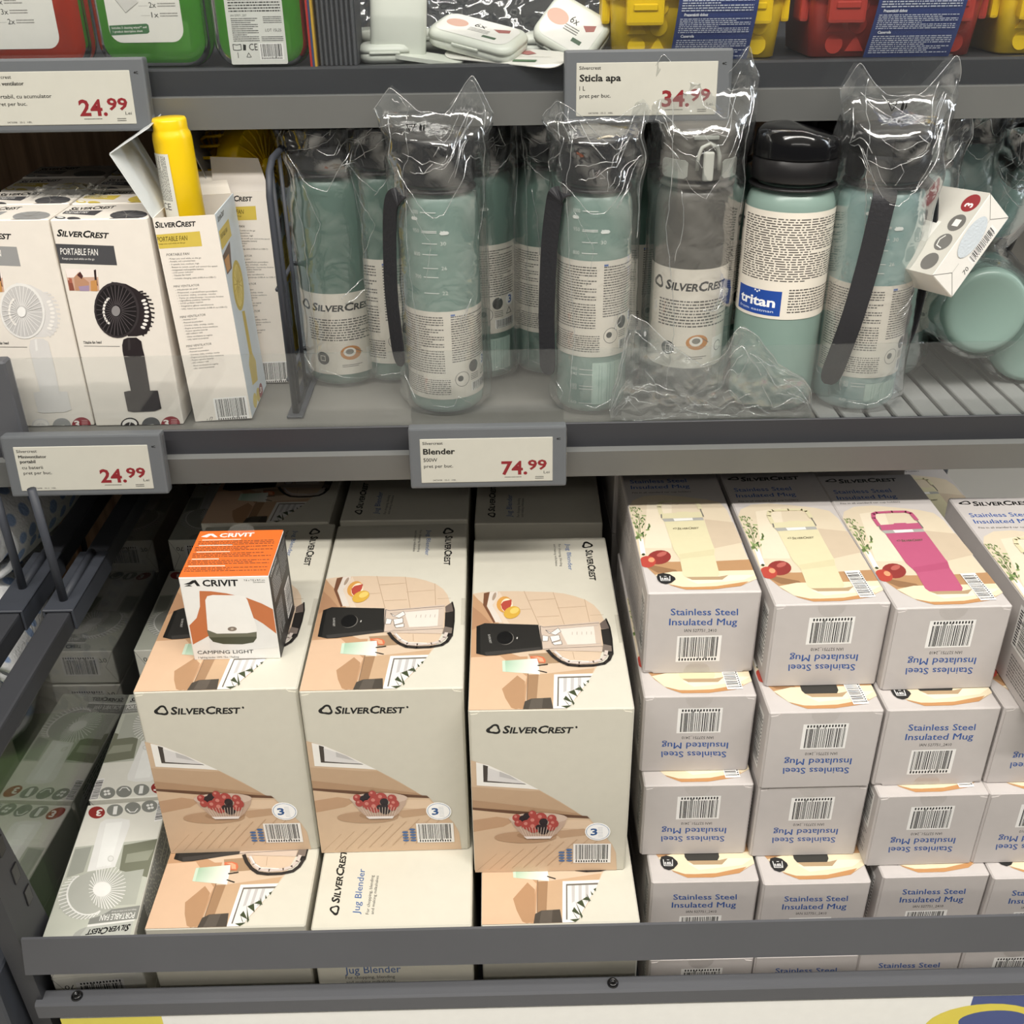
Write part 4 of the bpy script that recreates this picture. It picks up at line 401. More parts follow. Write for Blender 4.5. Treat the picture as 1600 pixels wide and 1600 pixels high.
# ---- middle shelf
ms = empty('middle_shelf', 'middle shelf with ribbed floor and clear guard under bottles and fan cartons', 'shelf', (0, .92, 1.06))
rel(B().box(-.495, .575, .9245, 1.41, 1.050, 1.066, .001).obj('shelf_board', 'metal_dark'), ms)
rel(B().box(-.495, .31, .9245, 1.41, 1.066, 1.0715, .001).obj('floor_liner', 'brown_liner'), ms)
x = .3125
while x < .553:
    rel(B().box(x, x+.021, .9245, 1.41, 1.066, 1.0715, .001).obj('floor_rib', 'rail_grey'), ms); x += .0255
rel(B().box(-.495, .575, .918, .9208, 1.0525, 1.0785, .0006).box(-.495, .575, .922, .94, 1.045, 1.053, .001).obj('price_channel', 'metal_dark'), ms)
b = B(); b.add([(-.495, .914, 1.0235), (.575, .914, 1.0235), (.575, .907, 1.0535), (-.495, .907, 1.0535), (-.495, .930, 1.021), (.575, .930, 1.021), (.575, .922, 1.0535), (-.495, .922, 1.0535)],
      [[0, 1, 2, 3], [4, 7, 6, 5], [3, 2, 6, 7], [0, 4, 5, 1], [1, 5, 6, 2], [0, 3, 7, 4]]); rel(b.obj('front_lip', 'metal_light'), ms)
rel(B().box(-.447, .575, .9212, .9236, 1.0722, 1.152, 0).obj('clear_guard', 'plexi'), ms)
rel(B().box(-.475, -.4495, .914, .93, 1.045, 1.152, .002).box(-.49, -.475, .92, 1.41, 1.03, 1.08, .001).obj('side_bracket', 'metal'), ms)
ns = empty('neighbour_shelf', 'dark metal shelf of the next bay left of the fan cartons', 'shelf', (-.9, .93, 1.06))  # occluder added to keep side light off the deep left of the tray
rel(B().box(-1.3, -.4985, .935, 1.41, 1.050, 1.0715, .001).obj('shelf_board', 'metal_dark'), ns)
rel(B().box(-1.3, -.4985, .914, .934, 1.024, 1.0785, .0015).obj('price_channel', 'metal_dark'), ns)
# ---- wire divider on the middle shelf
wd = empty('wire_divider', 'dark grey wire divider between fan cartons and bagged bottles', 'divider', (-.205, 1.1, 1.072))
pts = [(-.2, .962, 1.0745), (-.2, .962, 1.285), (-.2, .972, 1.304), (-.2, .992, 1.312), (-.2, 1.38, 1.312), (-.2, 1.38, 1.0745)]
rel(B().tube(pts, .0032, 8, closed=True).obj('frame_wire', 'navy_metal'), wd)
for i in range(9):
    y = .985+i*.042; rel(B().tube([(-.2, y, 1.0745), (-.2, y, 1.312)], .0021, 6).obj('wire', 'navy_metal'), wd)
for z in (1.11, 1.20): rel(B().tube([(-.2035, .962, z), (-.2035, 1.38, z)], .0021, 6).obj('cross_wire', 'navy_metal'), wd)
rel(B().box(-.208, -.192, .955, 1.39, 1.072, 1.0748, .0005).obj('base_strip', 'navy_metal'), wd)
# ---- bottom tray
TZ = .522
tr = empty('bottom_tray', 'dark grey metal tray with front rails holding mug and blender cartons', 'tray', (0, .62, TZ))
rel(B().box(-.445, .575, .60, 1.41, TZ-.02, TZ-.0006, .001).obj('tray_floor', 'metal_dark'), tr)
b = B(); b.add([(-.424, .6155, .6965), (.575, .6155, .6965), (.575, .620, .737), (-.420, .620, .737), (-.424, .618, .6965), (.575, .618, .6965), (.575, .6225, .737), (-.420, .6225, .737)],
      [[0, 1, 2, 3], [4, 7, 6, 5], [3, 2, 6, 7], [0, 4, 5, 1], [1, 5, 6, 2], [0, 3, 7, 4]])
rel(b.obj('upper_rail', 'metal'), tr)
b = B(); pr = [(.6335, .6515), (.632, .6520), (.6205, .6510), (.6185, .6490), (.6185, .6330), (.6205, .6305), (.6335, .6305)]; n = len(pr); X0, X1 = -.428, .575
b.add([(X0, y, z) for y, z in pr]+[(X1, y, z) for y, z in pr], [[i, i+n, (i+1) % n+n, (i+1) % n] for i in range(n)]+[list(range(n)), list(range(2*n-1, n-1, -1))]); rel(b.obj('lower_rail', 'metal'), tr)
for x in (-.392, .0945, .545):
    mx = Matrix.Translation((x, .6265, .6513)) @ Matrix.Rotation(R(6), 4, 'X')
    rel(B().lathe([(.0052, 0), (.0052, .0012), (.0042, .0030), (.0022, .0038), (.0020, .0022), (0, .0022)], 20, mx).obj('bolt', 'black_gloss'), tr)
# slotted side plate, glass side, tubes
b = B()
import itertools
def plate(x0, x1, P): 
    n = len(P); b.add([(x0, y, z) for y, z in P]+[(x1, y, z) for y, z in P], [[i, i+n, (i+1) % n+n, (i+1) % n] for i in range(n)]+[list(range(n)), list(range(2*n-1, n-1, -1))])
plate(-.440, -.4225, [(.612, .885), (.640, .885), (.672, .700), (.668, .522), (.630, .522), (.622, .70)])
rel(b.obj('slotted_plate', 'metal_dark'), tr)
for i, z in enumerate((.83, .79, .755)):
    rel(B().box(-.4226, -.4215, .634+i*.007, .645+i*.007, z-.010, z+.008, .0008).obj('slot', 'black_plastic'), tr)
rel(B().box(-.4412, -.4382, .64, 1.40, TZ, .892, .0005).obj('glass_side', 'smoked_glass'), tr)
rel(B().box(-.4435, -.4205, .30, 1.41, .893, .915, .0025, seg=2).obj('top_tube', 'metal_dark'), tr)
rel(B().box(-.447, -.417, .855, .965, .9155, .9185, .0008).box(-.447, -.4445, .855, .965, .895, .9175, .0006).box(-.4195, -.417, .855, .965, .895, .9175, .0006).obj('clamp_bracket', 'navy_metal'), tr)
rel(B().tube([(-.432, .874, .905), (-.432, .868, 1.045)], .0042, 10).tube([(-.432, .874, .9195), (-.432, .96, .921)], .004, 8).obj('support_rod', 'navy_metal'), tr)
rel(B().box(-.52, -.446, .605, .655, .0, .700, .002).obj('front_leg', 'navy_metal'), tr)
rel(B().box(-.445, .575, 1.40, 1.412, .50, 1.0, .001).obj('tray_back', 'metal_dark'), tr)
rel(B().box(  .55, .575, .64, .68, 0, .499, .002).obj('front_leg', 'navy_metal'), tr)
# poster under the tray
ps = empty('promo_poster', 'white promotional poster with yellow and blue patches below the tray', 'poster', (0, .615, .3))
rel(B().box(-.41, .62, .620, .623, .02, .6300, .0004, col='F4F3EE').obj('poster_sheet', 'paper'), ps)
yel = [('p', 'EDDA2A', [(0, 5000), (920, 5000), (920, 6000), (0, 6000)])]
blu = [('p', '3B4F9E', [(8370, 5000), (10250, 5000), (10250, 6000), (8370, 6000)]),
      ('p', 'F2D91E', [(8300+int(560*math.cos(i*.2244))+250, 5560+int(330*math.sin(i*.2244))) for i in range(28)]),
      ('p', '3B4F9E', [(8300+int(330*math.cos(i*.2244))+330, 5640+int(150*math.sin(i*.2244))) for i in range(28)]),
      ('p', 'F2D91E', [(8900, 5200), (10250, 5200), (10250, 5760), (9700, 5730), (9250, 5500)])]
for nm, it in (('yellow_patch', yel), ('blue_emblem_patch', blu)):
    rel(link(nm, print_mesh(nm, it, (-.41, .620, .0295), (1, 0, 0), (0, 0, 1))), ps)
# ---- neighbouring tray on the left
nt_ = empty('neighbour_tray', 'second dark tube and blanket tray just left of the glass side', 'tray', (-.7, .9, .5))
rel(B().box(-.4925, -.4695, .30, 1.41, .893, .915, .0025, seg=2).obj('top_tube', 'metal_dark'), nt_)
rel(B().box(-.496, -.466, .855, .965, .9155, .9185, .0008).box(-.4685, -.466, .855, .965, .895, .9175, .0006).box(-.496, -.4935, .855, .965, .895, .9175, .0006).obj('clamp_bracket', 'navy_metal'), nt_)
rel(B().tube([(-.481, .897, .905), (-.481, .895, 1.04)], .0042, 10).tube([(-.481, .897, .9195), (-.481, .96, .921)], .004, 8).obj('support_rod', 'navy_metal'), nt_)
rel(B().box(-1.3, -.47, .66, 1.41, TZ-.02, TZ-.0006, .001).obj('tray_floor', 'metal_dark'), nt_)
# fleece blankets
def blanket_roll(label, loc, rad, L, rz, tilt=0):
    e = empty('fleece_blanket', label, 'blanket', loc, rz, 'dotted fleece blankets left of the tray', rx=tilt)
    b = B(); v = []; f = []; n = 90; turns = 3.2; m = 12
    for i in range(n):
        a = 2*math.pi*turns*i/(n-1); r = rad*(.22+.78*i/(n-1))
        for j in range(m):
            y = L*(j/(m-1)-.5); rr = r+.004*noise.noise(Vector((a*1.5, y*20, rad*50)))
            v.append((rr*math.cos(a), y+.004*math.sin(a*2.1), rr*math.sin(a)))
    for i in range(n-1):
        for j in range(m-1): f.append([i*m+j, i*m+j+1, (i+1)*m+j+1, (i+1)*m+j])
    b.add(v, f, smooth=True); o = b.obj('rolled_cloth', 'fleece', e); md = o.modifiers.new('t', 'SOLIDIFY'); md.thickness = .007; md.offset = -1
    return e
blanket_roll('blue dotted fleece blanket roll with spiral end beside the tall rods', (-.566, 1.16, .905), .058, .30, -8)
blanket_roll('blue dotted fleece blanket roll on the outer left of the upper pair', (-.685, 1.10, .90), .062, .34, 6)
blanket_roll('blue dotted fleece blanket roll lying under the two upper rolls', (-.60, 1.04, .785), .066, .34, 14)
blanket_roll('blue dotted fleece blanket roll lowest of the pile', (-.705, .99, .66), .07, .34, 8, )
blanket_roll('blue dotted fleece blanket roll at the back of the bottom layer', (-.56, 1.17, .655), .066, .30, -4)
gp = empty('green_packet', 'green packet with white barcode stickers seen through the glass side', 'packet', (-.515, .86, TZ))
B().box(-.055, .055, -.10, .10, 0, .185, .004, col='6E9A55').obj('packet_body', 'paper', gp)
it = [('p', 'F2F1EC', [(850, 1000), (1200, 1000), (1200, 1500), (850, 1500)]), ('w', '444444', (880, 1050), (1170, 1050), (880, 1450), 6), ('b', (1300, 450), (1300, 1250), (1500, 450))]
link('sticker', print_mesh('sticker', it, (.0551, -.10, .0), (0, 1, 0), (0, 0, 1)), gp)
# ================================================================ cartons
def carton_mesh(key, w_, d_, h_, col, bev=.0013):
    if key not in AC: AC[key] = B().box(-w_/2, w_/2, -d_/2, d_/2, 0, h_, bev, col).mesh('carton_body', 'paper')
    return AC[key]
def seal_mesh(half=True):
    """clear round sticker folded over the edge: the half on the front face"""
    k = 'seal' if half else 'sealfull'
    if k not in AC:
        n = 14 if half else 26; P = [(.0125*math.cos(math.pi*(1 if half else 2)*i/(n-1)), 0, -.0125*math.sin(math.pi*(1 if half else 2)*i/(n-1))) for i in range(n)]
        AC[k] = B().add(P, [list(range(n))]).mesh('seal_sticker', 'clear_seal')
    return AC[k]
def lid_line(key, w_, d_, h_, col, top=True):
    """front end flap: thin proud panel with clipped corners"""
    if key not in AC:
        y0, y1 = -d_/2-.0007, -d_/2+.0004; P = [(-w_/2+.002, .001), (w_/2-.002, .001), (w_/2-.002, h_-.004), (w_/2-.008, h_-.003), (w_/2-.010, h_-.0006), (-w_/2+.010, h_-.0006), (-w_/2+.008, h_-.003), (-w_/2+.002, h_-.004)]
        if not top: P = [(x, h_-z) for x, z in P][::-1]
        n = 8; AC[key] = B().add([(x, y0, z) for x, z in P]+[(x, y1, z) for x, z in P], [list(range(n)), list(range(2*n-1, n-1, -1))]+[[i, n+i, n+(i+1) % n, (i+1) % n] for i in range(n)], col).mesh('end_flap', 'paper')
    return AC[key]
# ---- blender cartons
BW, BD, BH = .142, .285, .195
BEIGE = 'CDC9BB'
def blender_carton(label, x, yf, z, front='photo', top='photo', h_=BH, rz=0, group=None):
    e = empty('blender_carton', label, 'box', (x, yf+BD/2, z), rz, group)
    link('carton_body', carton_mesh(('bl', h_), BW, BD, h_, BEIGE), e)
    o_ = (-BW/2, -BD/2, h_)
    if top: link('top_print', print_mesh('top_print', ART['blender_top' if top == 'photo' else 'blender_plain'], o_, (1, 0, 0), (0, 1, 0), key=('bt', top, h_), clip=(6, 1414, 6, 2844)), e)
    if front == 'photo':
        link('end_flap', lid_line(('blf', h_), BW, BD, h_, BEIGE), e)
        link('front_print', print_mesh('front_print', ART['blender_front'], (-BW/2, -BD/2-.0007, 0), (1, 0, 0), (0, 0, 1), key=('bf', h_), clip=(6, 1414, 6, 1944)), e)
    elif front == 'text':
        it = [('o', '161514', (300, 1660), (300, 1780), (440, 1660)), ('t', '161514', 'SILVERCREST', (460, 1660), (1150, 1660), (460, 1770), 's'), ('t', '2A5CAA', 'Jug Blender', (250, 1420), (760, 1420), (250, 1520), ''), ('t', '3A3A38', 'For chopping, blending', (250, 1345), (700, 1345), (250, 1385), ''), ('t', '3A3A38', 'and making milkshakes', (250, 1280), (700, 1280), (250, 1320), '')]
        link('front_print', print_mesh('front_print', it, (-BW/2, -BD/2, 0), (1, 0, 0), (0, 0, 1), key='bft'), e)
    if front == 'photo': link('side_tape', AC.setdefault('bltape', B().box(BW/2-.004, BW/2+.0004, -.05, -.005, h_-.004, h_+.0004, .0003, col='D8D8CE').mesh('side_tape', 'clear_seal')), e)
    return e
ZB = TZ
blender_carton('beige blender carton with jug photo on top, lower left front under the camping light stack', -.2505, .638, ZB, None, 'photo', .2025)
blender_carton('beige blender carton with plain lettered top, lower middle of the front row', -.1032, .634, ZB, 'text', 'plain', .2025)
blender_carton('beige blender carton with jug photo on top, lower right front beside the mug stacks', .047, .640, ZB, None, 'photo', .195)
blender_carton('beige blender carton with the camping light carton standing on it', -.2513, .726, ZB+.2025, rz=.6)
blender_carton('beige blender carton, upper middle one with nothing standing on it', -.1066, .722, ZB+.2025, rz=.3)
blender_carton('beige blender carton, upper right one beside the mug stacks', .0414, .700, ZB+.195, rz=-.4)
for x, h2 in ((-.262, .2025), (-.108, .2025), (.050, .195)):
    blender_carton('beige blender carton buried in the back row of the tray', x, 1.025, ZB, None, None, .195, group='buried blender cartons')
blender_carton('beige blender carton in the shaded back row with dark jug photo on top', -.2580, 1.016, ZB+.195, None, 'photo', .2025, rz=-1)
blender_carton('beige blender carton in the shaded back row behind the middle one, lettered top', -.1045, 1.016, ZB+.195, None, 'plain', .2025, rz=-1)
blender_carton('beige blender carton in the shaded back row behind the right one, lettered top', .046, 1.012, ZB+.195, None, 'plain', .1975, rz=-1.5)
# ---- camping light carton
cl = empty('camping_light_carton', 'small orange, white and black camping light carton standing on a blender carton', 'box', (-.2393, .808, ZB+.2025+BH), 0)
CW, CH = .0775, .0885
b = B().box(-CW/2, CW/2, -CW/2, CW/2, 0, CH, .0006, 'EDEBE6'); o = b.obj('carton_body', 'paper', cl)
B().box(-CW/2+.0004, CW/2-.0004, -CW/2+.0004, CW/2+.0006, CH-.0004, CH+.0005, .0003, 'DB6A28').obj('orange_lid', 'paper', cl)
B().box(CW/2-.0004, CW/2+.0006, -CW/2+.0006, CW/2-.0004, .0006, CH-.0006, .0003, '2B2A2A').obj('black_side', 'paper', cl)
link('front_print', print_mesh('front_print', ART['camp_front'], (-CW/2, -CW/2, 0), (1, 0, 0), (0, 0, 1), clip=(4, 771, 4, 881)), cl)
link('lid_print', print_mesh('lid_print', ART['camp_top'], (-CW/2, -CW/2, CH+.0005), (1, 0, 0), (0, 1, 0), clip=(4, 771, 4, 771)), cl)
it = [('w', 'B5B5B5', (60, 480), (60, 160), (330, 480), 10), ('t', 'E8E8E6', 'CAMPING LIGHT', (40, 840), (340, 840), (40, 870), 'b'), ('w', 'C5C5C5', (70, 560), (400, 560), (70, 800), 12), ('w', '9A9A9A', (430, 560), (720, 560), (430, 850), 14), ('b', (480, 130), (480, 430), (680, 130))]
link('side_print', print_mesh('side_print', it, (CW/2+.0006, -CW/2, 0), (0, 1, 0), (0, 0, 1)), cl)
s_ = link('seal_sticker', seal_mesh(False), cl); s_.location = (0, CW/2-.004, CH+.0012); s_.rotation_euler = (R(-78), 0, 0)
# ---- mug cartons
MW, MH, ML = .1025, .0900, .250
LILAC = 'C4BEBB'
MUGC = {'yellow': ('DACE9E', 'D3C694'), 'pink': ('CC4C78', 'C44470'), 'black': ('3A3834', '34322E')}
mside = [('w', '8E8886', (150, 480), (1150, 480), (150, 830), 9), ('w', '9A9492', (1250, 120), (2000, 120), (1250, 800), 16), ('b', (2340, 150), (2340, 720), (2180, 150))]
mside_code = [('b', (1900, 430), (1900, 810), (2380, 430)), ('w', '6A6664', (1900, 90), (2400, 90), (1900, 350), 8)]
def mug_carton(label, xl, yf, z, inv, col=None, mark='code', rz=0, w_=MW, sub2=None, group=None, side=True):
    e = empty('mug_carton', label, 'box', (xl+MW/2, yf+ML/2, z), rz, group)
    link('carton_body', carton_mesh('mug', MW, ML, MH, LILAC), e)
    link('end_flap', lid_line(('mf', inv), MW, ML, MH, LILAC, top=inv), e)
    y = -ML/2-.0007
    if inv: me = print_mesh('front_print', ART['mug_front'], (MW/2, y, MH), (-1, 0, 0), (0, 0, -1), key='mfi')
    else: me = print_mesh('front_print', ART['mug_front'], (-MW/2, y, 0), (1, 0, 0), (0, 0, 1), key='mfu')
    link('front_print', me, e)
    s = link('seal_sticker', seal_mesh(), e); s.location = (-.001, y-.0003, MH-.001 if inv else .001)
    if not inv: s.rotation_euler = (0, R(180), 0)
    if col:
        items = list(ART['mug_top'])
        link('top_print', print_mesh('top_print', items, (-MW/2, -ML/2, MH), (1, 0, 0), (0, 1, 0), sub={'M': MUGC[col][0], 'Md': MUGC[col][1]}, key=('mt', col), clip=(5, 1020, 5, 2495)), e)
        mk = 'mug_badge' if mark == 'badge' else 'mug_topcode'
        link('volume_badge' if mark == 'badge' else 'barcode_label', print_mesh('mark', ART[mk], (-MW/2, -ML/2, MH+.0007), (1, 0, 0), (0, 1, 0), key=('mm', mk), clip=(5, 1020, 5, 2495)), e)
    if side: link('side_print', print_mesh('side_print', mside if side is True else mside_code, (-MW/2, ML/2, 0), (0, -1, 0), (0, 0, 1), key=('ms', str(side))), e)
    return e
T5 = [TZ+.0902*k for k in range(5)]   # tier base heights, bottom first
OR = ['first', 'second', 'third', 'fourth']
ORD = {4: 'topmost', 3: 'second from the top', 2: 'third from the top', 1: 'fourth from the top', 0: 'lowest'}
mugs = [ # column, tier, x left, front y, inverted print, mug colour on top, top mark
 (0, 4, .1308, .783, 0, 'yellow', 'badge', -.3), (1, 4, .2384, .7605, 1, 'yellow', 'code', .2), (2, 4, .3415, .752, 1, 'pink', 'code', .5), (3, 4, .4600, .697, 0, 'yellow', 'badge', -1.2),
 (0, 3, .1285, .749, 1, 'yellow', 'code', -.6), (1, 3, .2352, .724, 1, 'black', 'code', .1), (2, 3, .3400, .7245, 0, 'black', 'badge', .3), (3, 3, .4455, .7245, 1, 'yellow', 'code', 0),
 (0, 2, .1305, .730, 1, 'black', 'code', -.4), (1, 2, .2358, .7253, 1, 'yellow', 'code', 0), (2, 2, .3425, .7105, 1, 'pink', 'code', .3), (3, 2, .4458, .7106, 1, 'pink', 'code', 0),
 (0, 1, .1372, .6965, 0, 'black', 'badge', -.3), (1, 1, .2418, .6914, 0, 'black', 'badge', 0), (2, 1, .3562, .6965, 0, 'pink', 'badge', .2), (3, 1, .4603, .692, 0, 'yellow', 'badge', 0),
 (0, 0, .1372, .6805, 1, 'yellow', 'code', 0), (1, 0, .2408, .681, 0, 'yellow', 'badge', 0), (2, 0, .3440, .684, 0, 'pink', 'badge', 0), (3, 0, .4482, .6847, 1, 'yellow', 'code', 0)]
for c, t, x, y, inv, col, mk, rz in mugs:
    side = 'code' if (c == 3 and t == 4) or (c == 2 and t == 2) else True
    mug_carton('lilac mug carton with %s lettering, %s in %s stack from the left' % ('inverted' if inv else 'upright', ORD[t], OR[c]), x, y, T5[t], inv, col, mk, rz, side=side)
for t in range(5):
    for c in range(4):
        if c == 3 and t == 4: continue
        if t == 4 or (c == 3 and t == 3):
            mug_carton('lilac mug carton in the shaded back row behind the %s front stack' % OR[c], [.128, .2365, .343, .462][c], [1.04, 1.024, 1.022, .992][c], T5[t], 0, 'yellow', 'badge', 0, side=False)
        elif c in (1,) or t in (0,):
            pass
for c, n in ((0, 4), (1, 4), (2, 4), (3, 3)):
    for t in range(n):
        e = empty('mug_carton', 'lilac mug carton buried in the back row of the tray', 'box', ([.128, .2365, .343, .462][c]+MW/2, [1.04, 1.024, 1.022, .992][c]+ML/2, T5[t]), 0, 'buried mug cartons')
        link('carton_body', carton_mesh('mug', MW, ML, MH, LILAC), e)
# ---- slim fan cartons lying in the tray
SW, SL, SH = .081, .1705, .0465
def slim_carton(label, x, yf, z, rz, flip=False, prt=True, group=None):
    e = empty('slim_fan_carton', label, 'box', (x, yf+SL/2, z), rz+(180 if flip else 0), group)
    link('carton_body', carton_mesh('slim', SW, SL, SH, 'E6E4DA', .0010), e)
    sc = [('p', 'E6E4DA', [(0, 0)]*3)]
    if prt:
        if 'slimart' not in AC:
            def fx(q): return (round(q[0]*SW/.085), round(q[1]*SL/.205))
            L = []
            for i in ART['slim_fan_top']:
                L.append(tuple(fx(z) if isinstance(z, tuple) and len(z) == 2 and not isinstance(z[0], tuple) else ([fx(q) for q in z] if isinstance(z, list) and z and isinstance(z[0], tuple) else z) for z in i))
            AC['slimart'] = L
        link('top_print', print_mesh('top_print', AC['slimart'], (-SW/2, -SL/2, SH), (1, 0, 0), (0, 1, 0), key='slimtop', clip=(5, 805, 5, 1700)), e)
        it = [('w', '7A7A86', (150, 60), (1500, 60), (150, 420), 9)]
        link('side_print', print_mesh('side_print', it+[('p', '8B8C84', [(100, 60), (420, 60), (420, 400), (100, 400)])], (SW/2, -SL/2, 0), (0, 1, 0), (0, 0, 1), key='slimside'), e)
    it = [('b', (600, 360), (220, 360), (600, 130)), ('t', '4A4846', '70', (180, 360), (90, 360), (180, 300), ''), ('l', '8E8C86', 5, [(0, 465), (120, 230), (0, 0)])]
    link('end_print', print_mesh('end_print', it, (-SW/2, -SL/2, 0), (1, 0, 0), (0, 0, 1), key='slimend'), e)
    if 'slimend2' not in AC: print_mesh('end_print', it, (SW/2, SL/2, 0), (-1, 0, 0), (0, 0, 1), key='slimend2')
    link('end_print', AC['slimend2'], e)
    return e
for k in range(4):
    top = k == 3
    slim_carton('slim grey and white fan carton lying at the front left corner of the tray' if top else 'slim fan carton lower in the front left corner stack', -.383, .640, TZ+k*.0468, 4.5, False, top, None if top else 'lower slim fan cartons')
    slim_carton('slim fan carton right behind the front corner one, icons facing forward' if top else 'slim fan carton lower in the second corner stack', -.3945, .814, TZ+k*.0474, 3, True, top, None if top else 'lower slim fan cartons')
for k in range(5):
    top = k == 4
    slim_carton('slim fan carton third in the row along the glass side, in shade' if top else 'slim fan carton lower in the third corner stack', -.387, .992, TZ+k*.0498, 1, False, top, None if top else 'lower slim fan cartons')
for k in range(6):
    top = k == 5
    slim_carton('slim fan carton deepest in the row along the glass side' if top else 'slim fan carton lower in the fourth corner stack', -.388, 1.175, TZ+k*.0475, 0, False, top, None if top else 'lower slim fan cartons')
# ================================================================ fan cartons on the middle shelf
FW, FD, FH = .085, .055, .2
ZM = 1.072
CREAM = 'E9E2D8'
FSUB = {'black': {'DARK': '4B4B50', 'FANS': '2A2123', 'FANR': '3A3234', 'FANB': '191416', 'FANL': '5B5254', 'FANH': '8E8A8A', 'FANG': '5A595C'},
        'white': {'DARK': '9A9A98', 'FANS': 'DEDAD6', 'FANR': 'ECE9E4', 'FANB': 'C9C6C4', 'FANL': 'EFECE8', 'FANH': 'F4F2EE', 'FANG': '9A9A98'},
        'yellow': {'DARK': 'E0BE2E', 'FANS': 'D9B92C', 'FANR': 'E8C93C', 'FANB': 'C8A522', 'FANL': 'EED66A', 'FANH': 'EED66A', 'FANG': 'D8B830'}}
def fan_carton(label, xl, yf, z, kind, rz=0, group=None, front=True):
    e = empty('fan_carton', label, 'box', (xl+FW/2, yf+FD/2, z), rz, group)
    link('carton_body', carton_mesh('fan', FW, FD, FH, CREAM, .001), e)
    if front: link('front_print', print_mesh('front_print', ART['fan_front'], (-FW/2, -FD/2, 0), (1, 0, 0), (0, 0, 1), sub=FSUB[kind], key=('ff', kind), clip=(4, 846, 4, 1990)), e)
    link('top_print', print_mesh('top_print', ART['fan_top'], (-FW/2, -FD/2, FH), (1, 0, 0), (0, 1, 0), sub=FSUB[kind], key=('ft', kind), clip=(4, 846, 4, 546)), e)
    return e
fan_carton('white portable fan carton at the far left edge of the middle shelf', -.4795, .948, ZM, 'white')
fan_carton('portable fan carton with black fan picture at the front of the middle shelf', -.3925, .946, ZM, 'black', rz=.5)
fan_carton('portable fan carton with black fan picture in the second row, far left', -.482, 1.008, ZM, 'black', front=False)
fan_carton('portable fan carton with yellow top print in the second row', -.394, 1.006, ZM, 'yellow', front=False)
fan_carton('portable fan carton with yellow top print in the third row, far left', -.484, 1.066, ZM, 'yellow', front=False)
fan_carton('portable fan carton with black top print in the third row', -.396, 1.066, ZM, 'black', front=False)
fan_carton('portable fan carton with white top print in the fourth row, far left', -.486, 1.126, ZM, 'white', front=False)
fan_carton('portable fan carton with yellow top print in the fourth row', -.398, 1.126, ZM, 'yellow', front=False)
dbg = empty('loose_plastic_wrap', 'crumpled clear wrap lying on the second row of fan cartons', 'wrap', (-.405, 1.035, ZM+FH+.001))
b = B(); v = []; f = []
for i in range(20):
    for j in range(10): v.append((-.035+.07*i/19, -.02+.04*j/9, .002+.008*abs(noise.noise(Vector((i*.5, j*.6, 3))))+.006*math.sin(math.pi*i/19)*math.sin(math.pi*j/9)))
for i in range(19):
    for j in range(9): f.append([i*10+j, i*10+j+1, i*10+11+j, i*10+10+j])
b.add(v, f).obj('film_sheet', 'bag_film', dbg)
def open_carton(label, x, yf, rz, ry, front_clip=None):
    """narrow side forward, lid open"""
    W, D, H = .0555, .085, .198; e = empty('open_fan_carton', label, 'box', (x, yf+D/2, ZM+.0015), rz, None, ry=ry); t = .0009
    B().box(-W/2, W/2, -D/2, -D/2+t, 0, H, 0, CREAM).box(-W/2, W/2, D/2-t, D/2, 0, H, 0, CREAM).box(-W/2, -W/2+t, -D/2+t, D/2-t, 0, H, 0, CREAM).box(W/2-t, W/2, -D/2+t, D/2-t, 0, H, 0, 'D9E2EA').box(-W/2+t, W/2-t, -D/2+t, D/2-t, 0, t, 0, CREAM).obj('carton_body', 'paper', e)
    link('front_print', print_mesh('front_print', ART['fan_back'], (-W/2, -D/2, 0), (1, 0, 0), (0, 0, 1), key='fback', clip=(3, 552, 3, 1970)), e)
    it = [('p', 'CFDDE8', [(5, 5), (845, 5), (845, 1975), (5, 1975)])]+ART['fan_side']
    link('side_print', print_mesh('side_print', it, (W/2, -D/2, 0), (0, 1, 0), (0, 0, 1), key='fside', clip=(5, 845, 5, 1975)), e)
    return e, W, D, H
def slab(b, pts, th, col):
    P = [Vector(p) for p in pts]; n = (P[1]-P[0]).cross(P[2]-P[0]).normalized()*th; k = len(P)
    b.add([p for p in P]+[p-n for p in P], [list(range(k)), list(range(2*k-1, k-1, -1))]+[[i, k+i, k+(i+1) % k, (i+1) % k] for i in range(k)], col); return b
e, W, D, H = open_carton('open yellow portable fan carton with narrow text side forward and lid up', -.2700, .952, 1.0, -2.0)
slab(B(), [(-W/2, -D/2+.002, H), (-W/2, D/2-.004, H), (-W/2-.021, D/2-.012, H+.060), (-W/2-.023, -D/2-.004, H+.057)], .0009, 'DCE0E0').obj('lid_flap', 'paper', e)
slab(B(), [(-W/2-.023, -D/2-.004, H+.057), (-W/2-.021, D/2-.012, H+.060), (-W/2+.009, D/2-.018, H+.078), (-W/2+.010, -D/2+.012, H+.074)], .0009, 'C9CCCC').obj('tuck_flap', 'paper', e)
slab(B(), [(-W/2+.002, D/2-.001, H), (W/2-.002, D/2-.001, H), (W/2-.010, D/2+.020, H+.018), (-W/2+.006, D/2+.020, H+.018)], .0009, 'E5DED2').obj('dust_flap', 'paper', e)
e, W, D, H = open_carton('open yellow portable fan carton behind, next to the wire divider', -.2440, 1.046, 0, 0)
slab(B(), [(-W/2+.001, -D/2, H), (W/2-.001, -D/2, H), (W/2-.009, -D/2+.006, H+.030), (-W/2+.001, -D/2+.006, H+.032)], .0009, 'DAD3CB').obj('dust_flap', 'paper', e)
